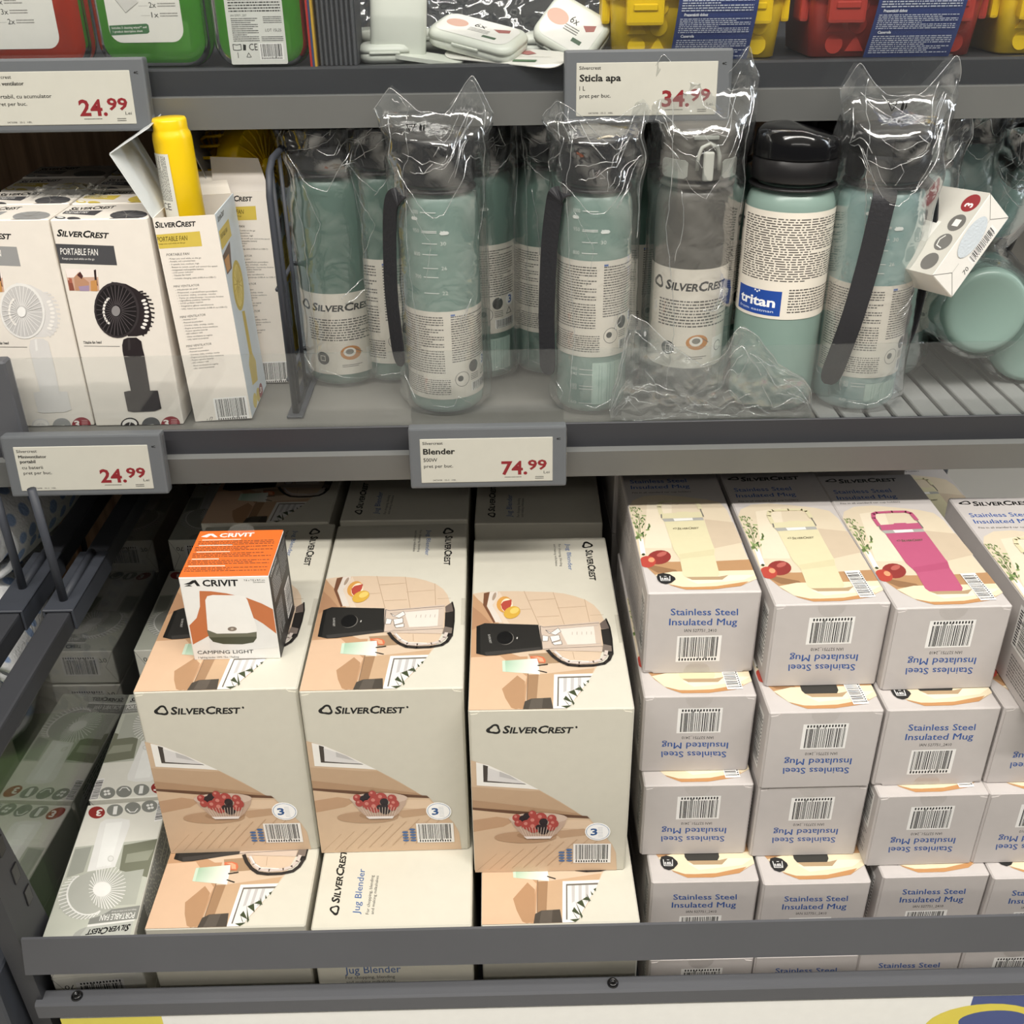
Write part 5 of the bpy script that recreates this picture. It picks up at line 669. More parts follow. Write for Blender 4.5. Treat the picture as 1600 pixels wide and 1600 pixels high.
slab(B(), [(-W/2, -D/2+.002, H), (-W/2, D/2-.002, H), (-W/2-.026, D/2-.006, H+.058), (-W/2-.024, -D/2+.012, H+.060)], .0009, 'BFC0C0').obj('lid_flap', 'paper', e)
# yellow fan handle standing upside down in the open carton
fh = empty('yellow_fan', 'bright yellow hand fan stuck handle up in the open front carton', 'fan', (-.2815, .990, 1.12), 0, ry=-1.2)
B().lathe([(0, 0), (.0172, 0), (.0172, .212), (.0165, .2165), (.0152, .2185), (.0150, .2205), (.0150, .2270), (.0140, .2290), (.0, .2292)], 40).obj('handle', 'yellow_plastic', fh)
it = [('p', 'D8D6CC', [(-150, 0), (50, 0), (50, 660), (-150, 660)]), ('w', '3A3936', (-130, 250), (-130, 640), (20, 250), 11), ('t', '2A2927', 'CE', (-120, 170), (-10, 170), (-120, 230), ''), ('t', '2A2927', 'SILVERCREST', (-130, 20), (30, 20), (-130, 45), 's')]
link('rating_label', wrap_mesh('rating_label', it, .0172, .135, -.38, m='label'), fh)
# yellow fan head in the rear open carton
def fan_head(parent, rad, th, m):
    B().lathe([(rad*.93, -th*.5), (rad, -th*.5), (rad, th*.15), (rad*.93, th*.15)], 40).obj('head_ring', m, parent)
    for k in range(22):
        a = 2*math.pi*k/22; c, s = math.cos(a), math.sin(a)
        B().tube([(c*rad*.97, s*rad*.97, th*.1), (c*rad*.97, s*rad*.97, th*.75), (c*rad*.90, s*rad*.90, th*.95), (c*rad*.45, s*rad*.45, th*1.0)], .0016, 6).obj('rear_rib', m, parent)
        B().tube([(c*rad*.2, s*rad*.2, -th*.62), (c*rad*.7, s*rad*.7, -th*.58), (c*rad*.96, s*rad*.96, -th*.48)], .0011, 6).obj('front_spoke', m, parent)
    B().lathe([(0, -th*.72), (rad*.2, -th*.70), (rad*.22, -th*.5), (0, -th*.5)], 24).obj('hub_cap', m, parent)
    B().lathe([(0, th*.93), (rad*.5, th*.93), (rad*.5, th*1.05), (0, th*1.05)], 24).obj('rear_cap', m, parent)
f2 = empty('yellow_fan', 'yellow hand fan with its round grille head above the rear open carton', 'fan', (-.246, 1.100, 1.283))
f2.rotation_euler = (R(0), R(-90-6), R(-24))
fan_head(f2, .043, .036, 'yellow_plastic')
B().box(-.092, -.034, -.012, .012, -.008, .014, .006, seg=3).obj('handle', 'yellow_plastic', f2)
# ---- slim fan carton thrown on the lying bottles
XW, XD, XL = .087, .037, .170
zA = Vector((-.40, .91, -.08)).normalized(); xA = Vector((.579, .32, .75)); xA = (xA-zA*xA.dot(zA)).normalized(); yA = zA.cross(xA)
tb = empty('slim_fan_carton', 'white slim fan carton thrown askew on the bottles at the right end', 'box')
cor = Vector((.4410, .948, 1.2815)); mw = Matrix((xA, yA, zA)).transposed().to_4x4()
mw.translation = cor-(xA*XW/2-yA*XD/2); tb.matrix_world = mw
link('carton_body', carton_mesh('thrown', XW, XD, XL, 'EAE7E0', .0008), tb)
it = [('p', 'C9C5B8', [(0, 0), (870, 0), (870, 1700), (0, 1700)])]
def disc(cx, cy, r, k=20): return [(cx+r*math.cos(6.2832*i/k), cy+r*math.sin(6.2832*i/k)) for i in range(k)]
it += [('p', 'A8282C', disc(745, 130, 92)), ('t', 'F4EEE6', '3', (700, 90), (745, 90), (700, 175), 'b'), ('p', '6E6C66', disc(535, 130, 88)), ('p', 'E8E5DC', [(500, 95), (570, 95), (570, 165), (500, 165)]), ('p', '6E6C66', disc(330, 130, 88)), ('l', 'E8E5DC', 10, [(270, 110), (290, 175), (350, 185), (395, 150)]), ('p', '6E6C66', disc(125, 130, 88)), ('p', 'E4E1D8', [(300, 320), (520, 300), (560, 1100), (360, 1120)])]
link('front_print', print_mesh('front_print', it, (-XW/2, -XD/2, 0), (1, 0, 0), (0, 0, 1)), tb)
it = [('l', '55524C', 5, [(0, 0), (150, 185), (0, 370)]), ('l', '55524C', 5, [(870, 0), (720, 185), (870, 370)]), ('b', (360, 45), (690, 45), (360, 125)), ('t', '4A4846', '70', (220, 40), (290, 40), (220, 85), ''), ('l', 'B9B5AD', 4, [(150, 185), (250, 185)]), ('l', 'B9B5AD', 4, [(640, 185), (720, 185)])]
link('end_print', print_mesh('end_print', it, (-XW/2, XD/2, 0), (1, 0, 0), (0, -1, 0)), tb)
s_ = B(); s_.add([(.021*math.cos(i*.2618), .0105*math.sin(i*.2618), 0) for i in range(24)], [list(range(23, -1, -1))]); o = s_.obj('seal_sticker', 'shiny_seal', tb); o.location = (.006, -.0055, -.0006)
# ================================================================ bottles
NECK = .2155
def bag(parent, r, htop, earL, earR, wtop, seed, hcap=.262, fat=1.22, spread=.0, front=.0):
    b = B(); v = []; f = []; N, Z = 84, 96; rnd = random.Random(seed); o1 = rnd.uniform(0, 40)
    pkL, pkR = rnd.uniform(.62, .85), rnd.uniform(.62, .85)
    for i in range(Z):
        t = i/(Z-1)
        for j in range(N):
            a = 2*math.pi*j/N; c, s = math.cos(a), math.sin(a)
            pk = pkR if c > 0 else pkL; ea = earR if c > 0 else earL; q = abs(c)
            hh = htop+ea*max(0, 1-abs(q-pk)/(.50 if q < pk else .28))+.004*noise.noise(Vector((c*3, s*2, o1)))
            z = .0012+t*(hh-.0012)
            k = max(0, min(1, (z-hcap*.98)/(max(htop-hcap*.98, .01)))); k = k*k*(3-2*k)
            ra = r*fat+spread*max(0, 1-z/.03)**2; rb = r*1.10+.3*spread*max(0, 1-z/.03)
            sq = .5+.5*q**3
            A = ra*(.93+.07*sq)*(1-k)+wtop*k; Bd = rb*(1-k)+.0045*k
            if z < .012: m_ = .78+.22*math.sqrt(max(0, min(1, z/.012))); A *= m_; Bd *= m_
            x, y = A*c, Bd*s*(1 if abs(c) < .9 else .85)
            p = Vector((x*26+o1, y*26, z*15+seed))
            amp = .0011+.0048*max(0, min(1, (z-.20)/.05))+.003*max(0, 1-z/.05)
            n1 = 1-abs(noise.noise(p*1.1))*2; n2 = 1-abs(noise.noise(p*2.7+Vector((5, 1, 2))))*2
            dsp = amp*(n1*.75+n2*.4-.35)
            # folds running down from the tucked top
            dsp += .0022*max(0, 1-abs(z-.23)/.06)*math.sin(a*5+z*70+seed)
            nx, ny = c/A, s/max(Bd, .008); L = math.hypot(nx, ny); x += nx/L*dsp; y += ny/L*dsp
            rr = r*1.03
            if z < hcap and x*x+y*y < rr*rr: q2 = rr/math.hypot(x, y); x *= q2; y *= q2
            v.append((x, y+front*k, z))
    for i in range(Z-1):
        for j in range(N): f.append([i*N+j, i*N+(j+1) % N, (i+1)*N+(j+1) % N, (i+1)*N+j])
    b.add(v, f, smooth=True); o = b.obj('plastic_bag', 'bag_film', parent)
    def at(phi, t):
        j = ((phi-90)/360*N) % N; i = max(0, min(Z-1.001, t*(Z-1))); i0, j0 = int(i), int(j); fi, fj = i-i0, j-j0
        g = lambda a, c: Vector(v[a*N+c % N])
        p = (g(i0, j0)*(1-fj)+g(i0, j0+1)*fj)*(1-fi)+(g(i0+1, j0)*(1-fj)+g(i0+1, j0+1)*fj)*fi
        return p+Vector((p.x, p.y, 0)).normalized()*.0004
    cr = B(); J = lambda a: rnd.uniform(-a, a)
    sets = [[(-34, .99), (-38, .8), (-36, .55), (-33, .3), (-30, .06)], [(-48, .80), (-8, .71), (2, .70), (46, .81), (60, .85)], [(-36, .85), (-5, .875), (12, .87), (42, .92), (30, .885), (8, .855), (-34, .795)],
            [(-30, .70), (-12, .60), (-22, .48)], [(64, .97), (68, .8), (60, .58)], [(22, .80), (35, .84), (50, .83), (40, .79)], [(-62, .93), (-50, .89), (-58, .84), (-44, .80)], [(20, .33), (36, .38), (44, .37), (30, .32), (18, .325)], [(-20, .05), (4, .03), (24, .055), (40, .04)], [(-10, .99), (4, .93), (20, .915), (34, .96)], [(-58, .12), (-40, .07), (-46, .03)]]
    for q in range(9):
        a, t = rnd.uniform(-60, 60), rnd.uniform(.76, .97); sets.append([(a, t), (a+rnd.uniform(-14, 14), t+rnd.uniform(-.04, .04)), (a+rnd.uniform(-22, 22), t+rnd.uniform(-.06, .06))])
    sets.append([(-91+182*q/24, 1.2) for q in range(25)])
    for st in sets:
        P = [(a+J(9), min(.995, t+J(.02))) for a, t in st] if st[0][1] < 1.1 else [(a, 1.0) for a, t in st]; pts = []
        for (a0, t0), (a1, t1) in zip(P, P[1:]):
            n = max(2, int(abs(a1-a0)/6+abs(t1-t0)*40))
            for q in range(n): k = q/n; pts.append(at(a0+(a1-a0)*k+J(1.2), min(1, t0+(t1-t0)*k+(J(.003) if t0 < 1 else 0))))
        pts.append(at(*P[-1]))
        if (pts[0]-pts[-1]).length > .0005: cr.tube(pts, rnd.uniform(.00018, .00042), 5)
    cr.obj('fold_crease', 'crease', o); return o  # thin tubes along the folds, shaped to draw light glints on the bag
def lab_back(W, H):
    """back label: two text columns, badge, cup symbol, barcode; W,H in metres"""
    w_, h_ = W*1e4, H*1e4; L = [('p', 'E5DED2', [(-w_/2, 0), (w_/2, 0), (w_/2, h_), (-w_/2, h_)])]
    L += [('w', '55514C', (-w_*.46, h_*.30), (-w_*.02, h_*.30), (-w_*.46, h_*.95), 24), ('w', '55514C', (w_*.04, h_*.42), (w_*.44, h_*.42), (w_*.04, h_*.95), 20), ('p', '4A6CB0', [(w_*.04, h_*.945), (w_*.075, h_*.945), (w_*.075, h_*.965), (w_*.04, h_*.965)]), ('w', '55514C', (-w_*.46, h_*.05), (w_*.02, h_*.05), (-w_*.46, h_*.26), 9)]
    def cir(cx, cy, r): return [(cx+r*math.cos(i*.35), cy+r*math.sin(i*.35)) for i in range(18)]
    L += [('l', '4A4846', 5, cir(w_*.12, h_*.22, 75)+[cir(w_*.12, h_*.22, 75)[0]]), ('p', '3A3937', [(x-20, y) for x, y in cir(w_*.12, h_*.23, 30)]), ('p', '3A3937', cir(w_*.235, h_*.34, 62)), ('p', 'FBFAF6', cir(w_*.38, h_*.36, 66)), ('t', '1F5AA8', '3', (w_*.38-30, h_*.36-38), (w_*.38+26, h_*.36-38), (w_*.38-30, h_*.36+42), 'b'),
          ('l', '3A3937', 8, [(w_*.33, h_*.20), (w_*.40, h_*.20), (w_*.365, h_*.27), (w_*.33, h_*.20)]), ('w', '55514C', (w_*.20, h_*.18), (w_*.29, h_*.18), (w_*.20, h_*.26), 4), ('b', (w_*.22, h_*.06), (w_*.44, h_*.06), (w_*.22, h_*.15))]
    return L
def lab_logo(W, H):
    w_, h_ = W*1e4, H*1e4; L = [('p', 'E5DED2', [(-w_/2, 0), (w_/2, 0), (w_/2, h_), (-w_/2, h_)])]
    L += [('o', '1B1A1A', (-w_*.36, h_*.79), (-w_*.36, h_*.90), (-w_*.26, h_*.79)), ('t', '1B1A1A', 'SILVERCREST', (-w_*.235, h_*.79), (w_*.31, h_*.79), (-w_*.235, h_*.88), 's'), ('w', '55514C', (-w_*.29, h_*.42), (w_*.36, h_*.42), (-w_*.29, h_*.70), 9)]
    def cir(cx, cy, r, e=1): return [(cx+r*math.cos(i*.35), cy+r*e*math.sin(i*.35)) for i in range(18)]
    L += [('p', '33322F', cir(-w_*.18, h_*.20, 70)), ('l', 'E5DED2', 6, [(-w_*.20, h_*.17), (-w_*.20, h_*.23), (-w_*.16, h_*.23), (-w_*.16, h_*.17), (-w_*.20, h_*.17)]), ('p', 'C98B4E', cir(w_*.06, h_*.27, 110, .7)), ('p', 'EDEAE2', cir(w_*.05, h_*.28, 66, .75)), ('p', '8A8780', cir(w_*.05, h_*.285, 42, .7)), ('l', '6A6760', 6, [(w_*.10, h_*.31), (w_*.16, h_*.26)]), ('p', 'F4F1EA', [(w_*.20, h_*.08), (w_*.34, h_*.08), (w_*.34, h_*.30), (w_*.20, h_*.30)]), ('l', '4A4846', 6, cir(w_*.27, h_*.2, 50)), ('w', '55514C', (-w_*.02, h_*.09), (w_*.15, h_*.09), (-w_*.02, h_*.13), 2)]
    return L
def lab_tritan(W, H):
    w_, h_ = W*1e4, H*1e4; L = [('p', 'E8E1D4', [(-w_/2, 0), (w_/2, 0), (w_/2, h_), (-w_/2, h_)])]
    L += [('t', '1B1A1A', 'CREST', (-w_*.47, h_*.78), (-w_*.36, h_*.78), (-w_*.47, h_*.88), 'b'), ('w', '55514C', (-w_*.33, h_*.36), (w_*.28, h_*.36), (-w_*.33, h_*.95), 26), ('w', '55514C', (-w_*.48, h_*.08), (-w_*.37, h_*.08), (-w_*.48, h_*.6), 20), ('w', '55514C', (-w_*.07, h_*.06), (w_*.28, h_*.06), (-w_*.07, h_*.30), 9),
          ('p', '1F4AA0', [(-w_*.335, h_*.03), (-w_*.10, h_*.03), (-w_*.10, h_*.27), (-w_*.335, h_*.27)]), ('t', 'FFFFFF', 'tritan', (-w_*.315, h_*.115), (-w_*.125, h_*.115), (-w_*.315, h_*.205), 'b'), ('t', 'D5E0F2', 'from eastman', (-w_*.315, h_*.06), (-w_*.13, h_*.06), (-w_*.315, h_*.085), '')]
    for k in (-1, 0, 1): L.append(('p', 'FFFFFF', [(-w_*.215+k*22+9*math.cos(i), h_*.235+(10 if k == 0 else 22)+9*math.sin(i)) for i in range(6)]))
    L += [('w', '55514C', (w_*.33, h_*.10), (w_*.48, h_*.10), (w_*.33, h_*.92), 24)]
    return L
def scale_marks(zs, nums):
    L = []
    for i, z in enumerate(zs):
        L.append(('l', 'F2F4F0', 7, [(-60, z), (80, z)]))
        n = nums[i]
        if n: L.append(('t', 'E4EAE4', n, (110, z-16), (110+26*len(n), z-16), (110, z+18), ''))
        elif True: L.append(('t', 'E4EAE4', str(1000-i*50), (-150, z-16), (-85, z-16), (-150, z+18), ''))
    L += [('p', 'F2F4F0', [(120, 1780), (180, 1780), (195, 1795), (180, 1812), (120, 1812), (105, 1795)])]
    L += [('p', 'F2F4F0', [(-150, 1905), (-105, 1905), (-92, 1920), (-105, 1936), (-150, 1936), (-163, 1920)])]
    return L
def bottle(label, loc, kind='slim', r=.0365, body='teal_frost', lab='back', lz=(.05, .15), lrot=0, marks=True, rz=0, strap=None, bagp=None, group=None, sticker=True):
    e = empty('water_bottle', label, 'bottle', loc, rz, group)
    k = r/.0365
    B().lathe([(.0, .0035), (.024*k, .0035), (.030*k, .0008), (.0340*k, .0025), (.0362*k, .007), (.0365*k, .012), (.0365*k, .190), (.0358*k, .199), (.0335*k, .2065), (.030*k, .2105), (.0285*k, .2125), (.0285*k, .2165), (0, .2165)], 48).obj('bottle_body', body, e)
    if kind == 'slim':
        B().lathe([(.0292*k, .2120), (.0345*k, .2126), (.0352*k, .2140), (.0345*k, .2153), (.0292*k, .2160)], 40).obj('strap_ring', 'black_plastic', e)
        B().lathe([(.028*k, .2185), (.0335*k, .2195), (.0340*k, .2210), (.0340*k, .2400), (.0330*k, .2412), (.0330*k, .2422), (.0342*k, .2430), (.0342*k, .2520), (.0335*k, .2575), (.0300*k, .2612), (0, .2618)], 44).obj('cap', 'black_plastic', e)
        B().box(-.010, .010, -.0358*k, -.0325*k, .2405, .2560, .0012, seg=2).obj('cap_latch', 'black_gloss', e)
    elif kind == 'wide':
        B().lathe([(.030*k, .2116), (.0352*k, .2122), (.0358*k, .2132), (.0352*k, .2142), (.030*k, .2148)], 40).obj('strap_ring', 'black_plastic', e)
        B().lathe([(.029*k, .2180), (.0338*k, .2185), (.0342*k, .2200), (.0342*k, .2365), (.0332*k, .2375), (.0332*k, .2388), (0, .2388)], 44).obj('cap', 'black_plastic', e)
        b = B(); v = []; f = []; n = 40; prof = [(.0342, 0, 0), (.0344, .3, 0), (.0325, .80, 0), (.0280, .97, .0), (.0180, 1, 0), (0, 1, 0)]
        for rr, hz, _ in prof:
            for j in range(n):
                a = 2*math.pi*j/n; x = rr*k*math.cos(a); hgt = .0250-.010*max(0, min(1, (x/(.034*k)+.1)/1.1)); v.append((x, rr*k*math.sin(a), .2388+hz*hgt))
        for i in range(len(prof)-1):
            for j in range(n): f.append([i*n+j, i*n+(j+1) % n, (i+1)*n+(j+1) % n, (i+1)*n+j])
        b.add(v, f, smooth=True).obj('spout_lid', 'black_gloss', e)
        B().loft([(.2430, .014, .020, .005), (.2520, .012, .017, .005), (.2540, .007, .012, .003)], k=5).obj('spout', 'black_gloss', e).location = (.0285*k, 0, 0)
    else:
        B().lathe([(.029*k, .2115), (.0345*k, .2122), (.0352*k, .2138), (.0352*k, .2162), (.029*k, .2170)], 40).obj('strap_ring', 'grey_frost', e)
        B().lathe([(.028*k, .2190), (.0345*k, .2200), (.0350*k, .2215), (.0350*k, .2405), (.0340*k, .2416), (.0340*k, .2426), (.0350*k, .2436), (.0350*k, .2610), (.0335*k, .2650), (.0290*k, .2672), (0, .2675)], 44).obj('cap', 'grey_frost', e)
        for a0, a1 in ((-1.25, -.42), (.48, 1.15)):
            b = B(); v = []; f = []; n = 10
            for i in range(n):
                a = a0+(a1-a0)*i/(n-1); z0, z1 = (.2215, .2375); e_ = .0022 if i in (0, n-1) else 0
                for rr, z in ((.0348*k, z0+e_), (.0362*k, z0+e_), (.0362*k, z1-e_), (.0348*k, z1-e_)): v.append((rr*math.sin(a), -rr*math.cos(a), z))
            for i in range(n-1):
                for q in range(4): f.append([i*4+q, i*4+(q+1) % 4, i*4+4+(q+1) % 4, i*4+4+q])
            f += [[3, 2, 1, 0], [n*4-4, n*4-3, n*4-2, n*4-1]]; b.add(v, f).obj('grip_pad', 'grey_rubber', e)
        mx = Matrix.Rotation(R(4), 4, 'Z')
        B().box(-.0048, .0048, -.0405*k, -.0350*k, .2205, .2460, .0024, seg=3, mx=mx).obj('lock_button', 'grey_rubber', e)
        B().tube([mx @ Vector(p) for p in [(-.0098, -.0372*k, .2300), (-.0096, -.0376*k, .2420), (-.0068, -.038*k, .2495), (0, -.0383*k, .2530), (.0068, -.038*k, .2495), (.0096, -.0376*k, .2420), (.0098, -.0372*k, .2300)]], .0018, 8).obj('lock_loop', 'grey_rubber', e)
        B().box(-.011, .011, -.0362*k, -.0335*k, .2555, .2590, .001, seg=2).obj('lid_tab', 'grey_rubber', e)
    H = lz[1]-lz[0]
    if lab:
        W = 2*math.pi*r*(.52 if lab != 'tritan' else .80); fn = {'back': lab_back, 'logo': lab_logo, 'tritan': lab_tritan}[lab]
        link('paper_label', wrap_mesh('paper_label', fn(W, H), r, lz[0], lrot, m='label', key=('lab', lab, round(r, 4), round(H, 3), round(lz[0], 3), round(lrot, 2))), e)
    if marks:
        zs = [1980, 1813, 1800, 1700, 1600, 1473, 1389, 1238]; zs = [z for z in zs if z > lz[1]*1e4+40]
        it = scale_marks(zs, ['', '', '32', '30', '', '26', '', '22'])
        if lz[0] > .035: it += [q for i, z in enumerate((470, 420, 300, 270, 120)) if z < lz[0]*1e4-40 for q in [('l', 'F2F4F0', 6, [(-60, z), (70, z)]), ('t', 'E4EAE4', str(300-60*i), (-150, z-14), (-85, z-14), (-150, z+16), '')]]
        link('scale_print', wrap_mesh('scale_print', it, r, 0, -.25, m='label', key=('marks', round(r, 4), round(lz[1], 3), round(lz[0], 3))), e)
    if kind == 'slim' and lz[0] > .033:
        it = [('p', 'B9CFC4', [(-40, 110), (330, 110), (330, lz[0]*1e4-60), (-40, lz[0]*1e4-60)])]+[('l', '93AEA2', 5, [(0+i*28, 130), (0+i*28, lz[0]*1e4-80)]) for i in range(11) if i % 3]
        link('rear_label', wrap_mesh('rear_label', it, r-.0002, 0, .05, m='label', key=('rear', round(r, 4), round(lz[0], 3))), e)
    if strap: strap(e, r)
    if bagp: bag(e, r, *bagp)
    return e
def strap_left(e, r):
    x = -r-.003
    B().ribbon([(-.026, -r*.72, .2142), (-.034, -r*.72, .211), (x-.002, -r*.55, .203), (x-.006, -r*.45, .17), (x-.008, -r*.42, .12), (x-.006, -r*.45, .075), (x-.004, -r*.45, .045)], (.75, -.66, 0), .0165, .0016).obj('carry_strap', 'strap', e)
def strap_left2(e, r):
    B().ribbon([(-.026, -r*.72, .2142), (-.036, -r*.72, .211), (-r-.005, -r*.6, .200), (-r-.009, -r*.5, .16), (-r-.011, -r*.45, .10), (-r-.010, -r*.45, .055), (-r-.010, -r*.45, .036)], (.8, -.6, 0), .0175, .0016).obj('carry_strap', 'strap', e)
def strap_loop(e, r):
    B().ribbon([(-.012, -.0345, .2145), (-.013, -.041, .209), (-.015, -r-.0035, .195), (-.019, -r-.0035, .15), (-.026, -r-.004, .10), (-.034, -r-.001, .055), (-.0385, -r+.002, .030)], (1, -.12, 0), .0205, .0016).obj('carry_strap', 'strap', e)
    B().ribbon([(.036, .0, .2150), (.0425, -.004, .205), (r+.0055, -.010, .175), (r+.006, -.012, .13), (r+.004, -.013, .09), (r-.001, -.016, .060)], (.35, -.93, 0), .0165, .0016).obj('carry_strap', 'strap', e)
bottle('teal bottle in a bag with black strap at the front, left of centre', (-.0515, .993, ZM), r=.0368, lz=(.017, .106), lrot=.10, strap=strap_left, bagp=(.278, .022, .030, .050, 3), body='teal_frost')
bottle('teal bottle in a bag with black strap, front centre under the water bottle tag', (.0935, .986, ZM), r=.0345, lz=(.060, .153), lrot=.05, strap=strap_left2, bagp=(.272, .018, .014, .048, 11), body='teal_frost')
def bag_mark(e, x, y, z, tilt=-8):
    it = [('l', '1B1A19', 7, [(-38, 35), (38, 35), (0, -35), (-38, 35)]), ('t', '1B1A19', '04', (-16, 8), (16, 8), (-16, 26), ''), ('p', '1B1A19', [(70, -30), (95, -30), (100, 20), (85, 45), (75, 10)]), ('p', '1B1A19', [(105, -30), (125, 0), (118, 40), (108, 10)])]
    o = link('recycling_mark', print_mesh('recycling_mark', it, (0, 0, 0), (1, 0, 0), (0, 0, 1), key='bagmark'), e); o.location = (x, y, z); o.rotation_euler = (R(tilt), 0, R(-6))
bag_mark(COL.objects['water_bottle'], -.020, -.0245, .268); 
bottle('grey bottle with pale lock button and grip pads in a bag', (.1878, 1.0, ZM), 'lock', r=.0362, body='grey_frost', lab='logo', lz=(.042, .140), lrot=-.05, marks=False, bagp=(.298, .026, .032, .048, 21))
bottle('unbagged teal bottle with wide text label and glossy black spout lid', (.2742, .987, ZM), 'wide', r=.0408, lab='tritan', lz=(.096, .195), lrot=.28, marks=False)
bottle('teal bottle in a bag with two strap ends, rightmost of the front row', (.3585, .985, ZM), r=.0395, lz=(.036, .127), lrot=.12, strap=strap_loop, bagp=(.288, .028, .034, .052, 33), body='teal_bright', marks=True, rz=0)
bag_mark(COL.objects['water_bottle.004'], -.012, -.022, .281)
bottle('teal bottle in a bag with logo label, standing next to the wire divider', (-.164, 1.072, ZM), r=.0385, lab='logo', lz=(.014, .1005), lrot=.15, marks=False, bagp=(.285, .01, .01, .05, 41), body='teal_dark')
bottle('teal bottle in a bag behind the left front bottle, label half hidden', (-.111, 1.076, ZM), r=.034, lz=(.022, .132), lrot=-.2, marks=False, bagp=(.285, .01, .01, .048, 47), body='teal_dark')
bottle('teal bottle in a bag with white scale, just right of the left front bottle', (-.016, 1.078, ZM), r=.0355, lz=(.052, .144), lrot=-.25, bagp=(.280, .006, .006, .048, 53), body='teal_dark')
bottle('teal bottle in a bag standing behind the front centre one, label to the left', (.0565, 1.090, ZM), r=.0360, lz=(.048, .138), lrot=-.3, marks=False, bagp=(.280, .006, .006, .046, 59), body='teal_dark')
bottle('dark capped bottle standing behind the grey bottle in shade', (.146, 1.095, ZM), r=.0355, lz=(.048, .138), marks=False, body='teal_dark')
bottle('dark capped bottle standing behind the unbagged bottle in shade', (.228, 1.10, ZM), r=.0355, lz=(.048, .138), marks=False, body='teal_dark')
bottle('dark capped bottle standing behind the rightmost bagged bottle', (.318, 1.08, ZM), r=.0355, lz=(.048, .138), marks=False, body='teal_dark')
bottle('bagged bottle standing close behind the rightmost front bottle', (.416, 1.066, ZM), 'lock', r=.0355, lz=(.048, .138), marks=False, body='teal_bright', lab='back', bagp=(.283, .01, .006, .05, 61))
bottle('teal bottle standing behind the thrown white carton', (.515, 1.19, ZM), r=.0365, lz=(.048, .138), marks=False, body='teal_bright', bagp=(.283, .018, .03, .05, 67))
e = bottle('teal bottle lying with its base toward the aisle under the white carton', (0, 0, 0), r=.0425, lz=(.06, .15), marks=False, body='teal_frost', bagp=(.280, .01, .01, .05, 71))
def lay(e, base, direction):
    d = Vector(direction).normalized(); q = d.to_track_quat('Z', 'Y'); e.rotation_euler = q.to_euler(); e.location = base
lay(e, (.481, .987, 1.158), (.02, 1, -.14))
e = bottle('teal bottle lying lowest at the right end, base toward the aisle', (0, 0, 0), r=.0415, lz=(.06, .15), marks=False, body='teal_frost', bagp=(.280, .01, .01, .05, 73))
lay(e, (.545, 1.005, 1.1155), (.12, 1, 0))
e = bottle('teal bottle leaning at the far right edge with black cap in a bag', (0, 0, 0), r=.0385, lz=(.04, .12), marks=False, body='teal_bright', bagp=(.280, .01, .01, .05, 79))
lay(e, (.585, 1.325, 1.118), (-.03, -.72, .66))
# ---- loose crumpled bag in front
lb = empty('loose_plastic_bag', 'crumpled clear bag lying between the front bottles and the guard', 'bag', (.205, .934, ZM))
b = B(); v = []; f = []; nx, nz = 90, 34
prof = [(-.095, .012), (-.088, .060), (-.080, .104), (-.068, .098), (-.045, .078), (-.012, .055), (.006, .062), (.016, .088), (.024, .094), (.040, .082), (.060, .055), (.085, .042), (.095, .028), (.099, .008)]
def pz(x):
    for (a, p), (c, q) in zip(prof, prof[1:]):
        if x <= c: return p+(q-p)*(x-a)/(c-a)
    return prof[-1][1]
for sgn in (-1, 1):
    n0 = len(v)
    for i in range(nx):
        x = -.095+.194*i/(nx-1); h = pz(x)
        for j in range(nz):
            t = j/(nz-1); z = .0012+h*t
            th = .0065*math.sin(math.pi*min(1, (1-t)*1.0+.02))**.6*min(1, 6*(i/(nx-1)))*min(1, 6*(1-i/(nx-1)))
            p = Vector((x*34+sgn*3, z*34, 7))
            d = .0035*(1-2*abs(noise.noise(p)))+.0022*(1-2*abs(noise.noise(p*2.3)))
            v.append((x+.003*noise.noise(p*1.7), max(-.0105, min(.0125, sgn*th+d*.8-.002+.008*t*max(0, -x/.09))), z+.002*noise.noise(p*1.3)*t))
    for i in range(nx-1):
        for j in range(nz-1): f.append([n0+i*nz+j, n0+i*nz+j+1, n0+(i+1)*nz+j+1, n0+(i+1)*nz+j][::sgn])
b.add(v, f, smooth=True); fo = b.obj('film', 'bag_film', lb)
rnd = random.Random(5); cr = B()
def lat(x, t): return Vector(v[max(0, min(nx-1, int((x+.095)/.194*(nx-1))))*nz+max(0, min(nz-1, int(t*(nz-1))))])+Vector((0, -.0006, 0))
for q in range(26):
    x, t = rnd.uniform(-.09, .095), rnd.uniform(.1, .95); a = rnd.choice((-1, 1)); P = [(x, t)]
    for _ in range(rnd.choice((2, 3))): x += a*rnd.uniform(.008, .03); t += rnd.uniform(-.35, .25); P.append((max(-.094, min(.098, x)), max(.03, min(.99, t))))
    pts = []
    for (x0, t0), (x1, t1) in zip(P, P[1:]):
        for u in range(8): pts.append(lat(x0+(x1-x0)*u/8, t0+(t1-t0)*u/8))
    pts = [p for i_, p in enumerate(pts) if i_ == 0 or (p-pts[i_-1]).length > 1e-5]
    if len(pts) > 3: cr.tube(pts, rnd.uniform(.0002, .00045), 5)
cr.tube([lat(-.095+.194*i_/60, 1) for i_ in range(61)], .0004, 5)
cr.obj('fold_crease', 'crease', lb)  # glint lines added as tubes over the folds of the loose bag
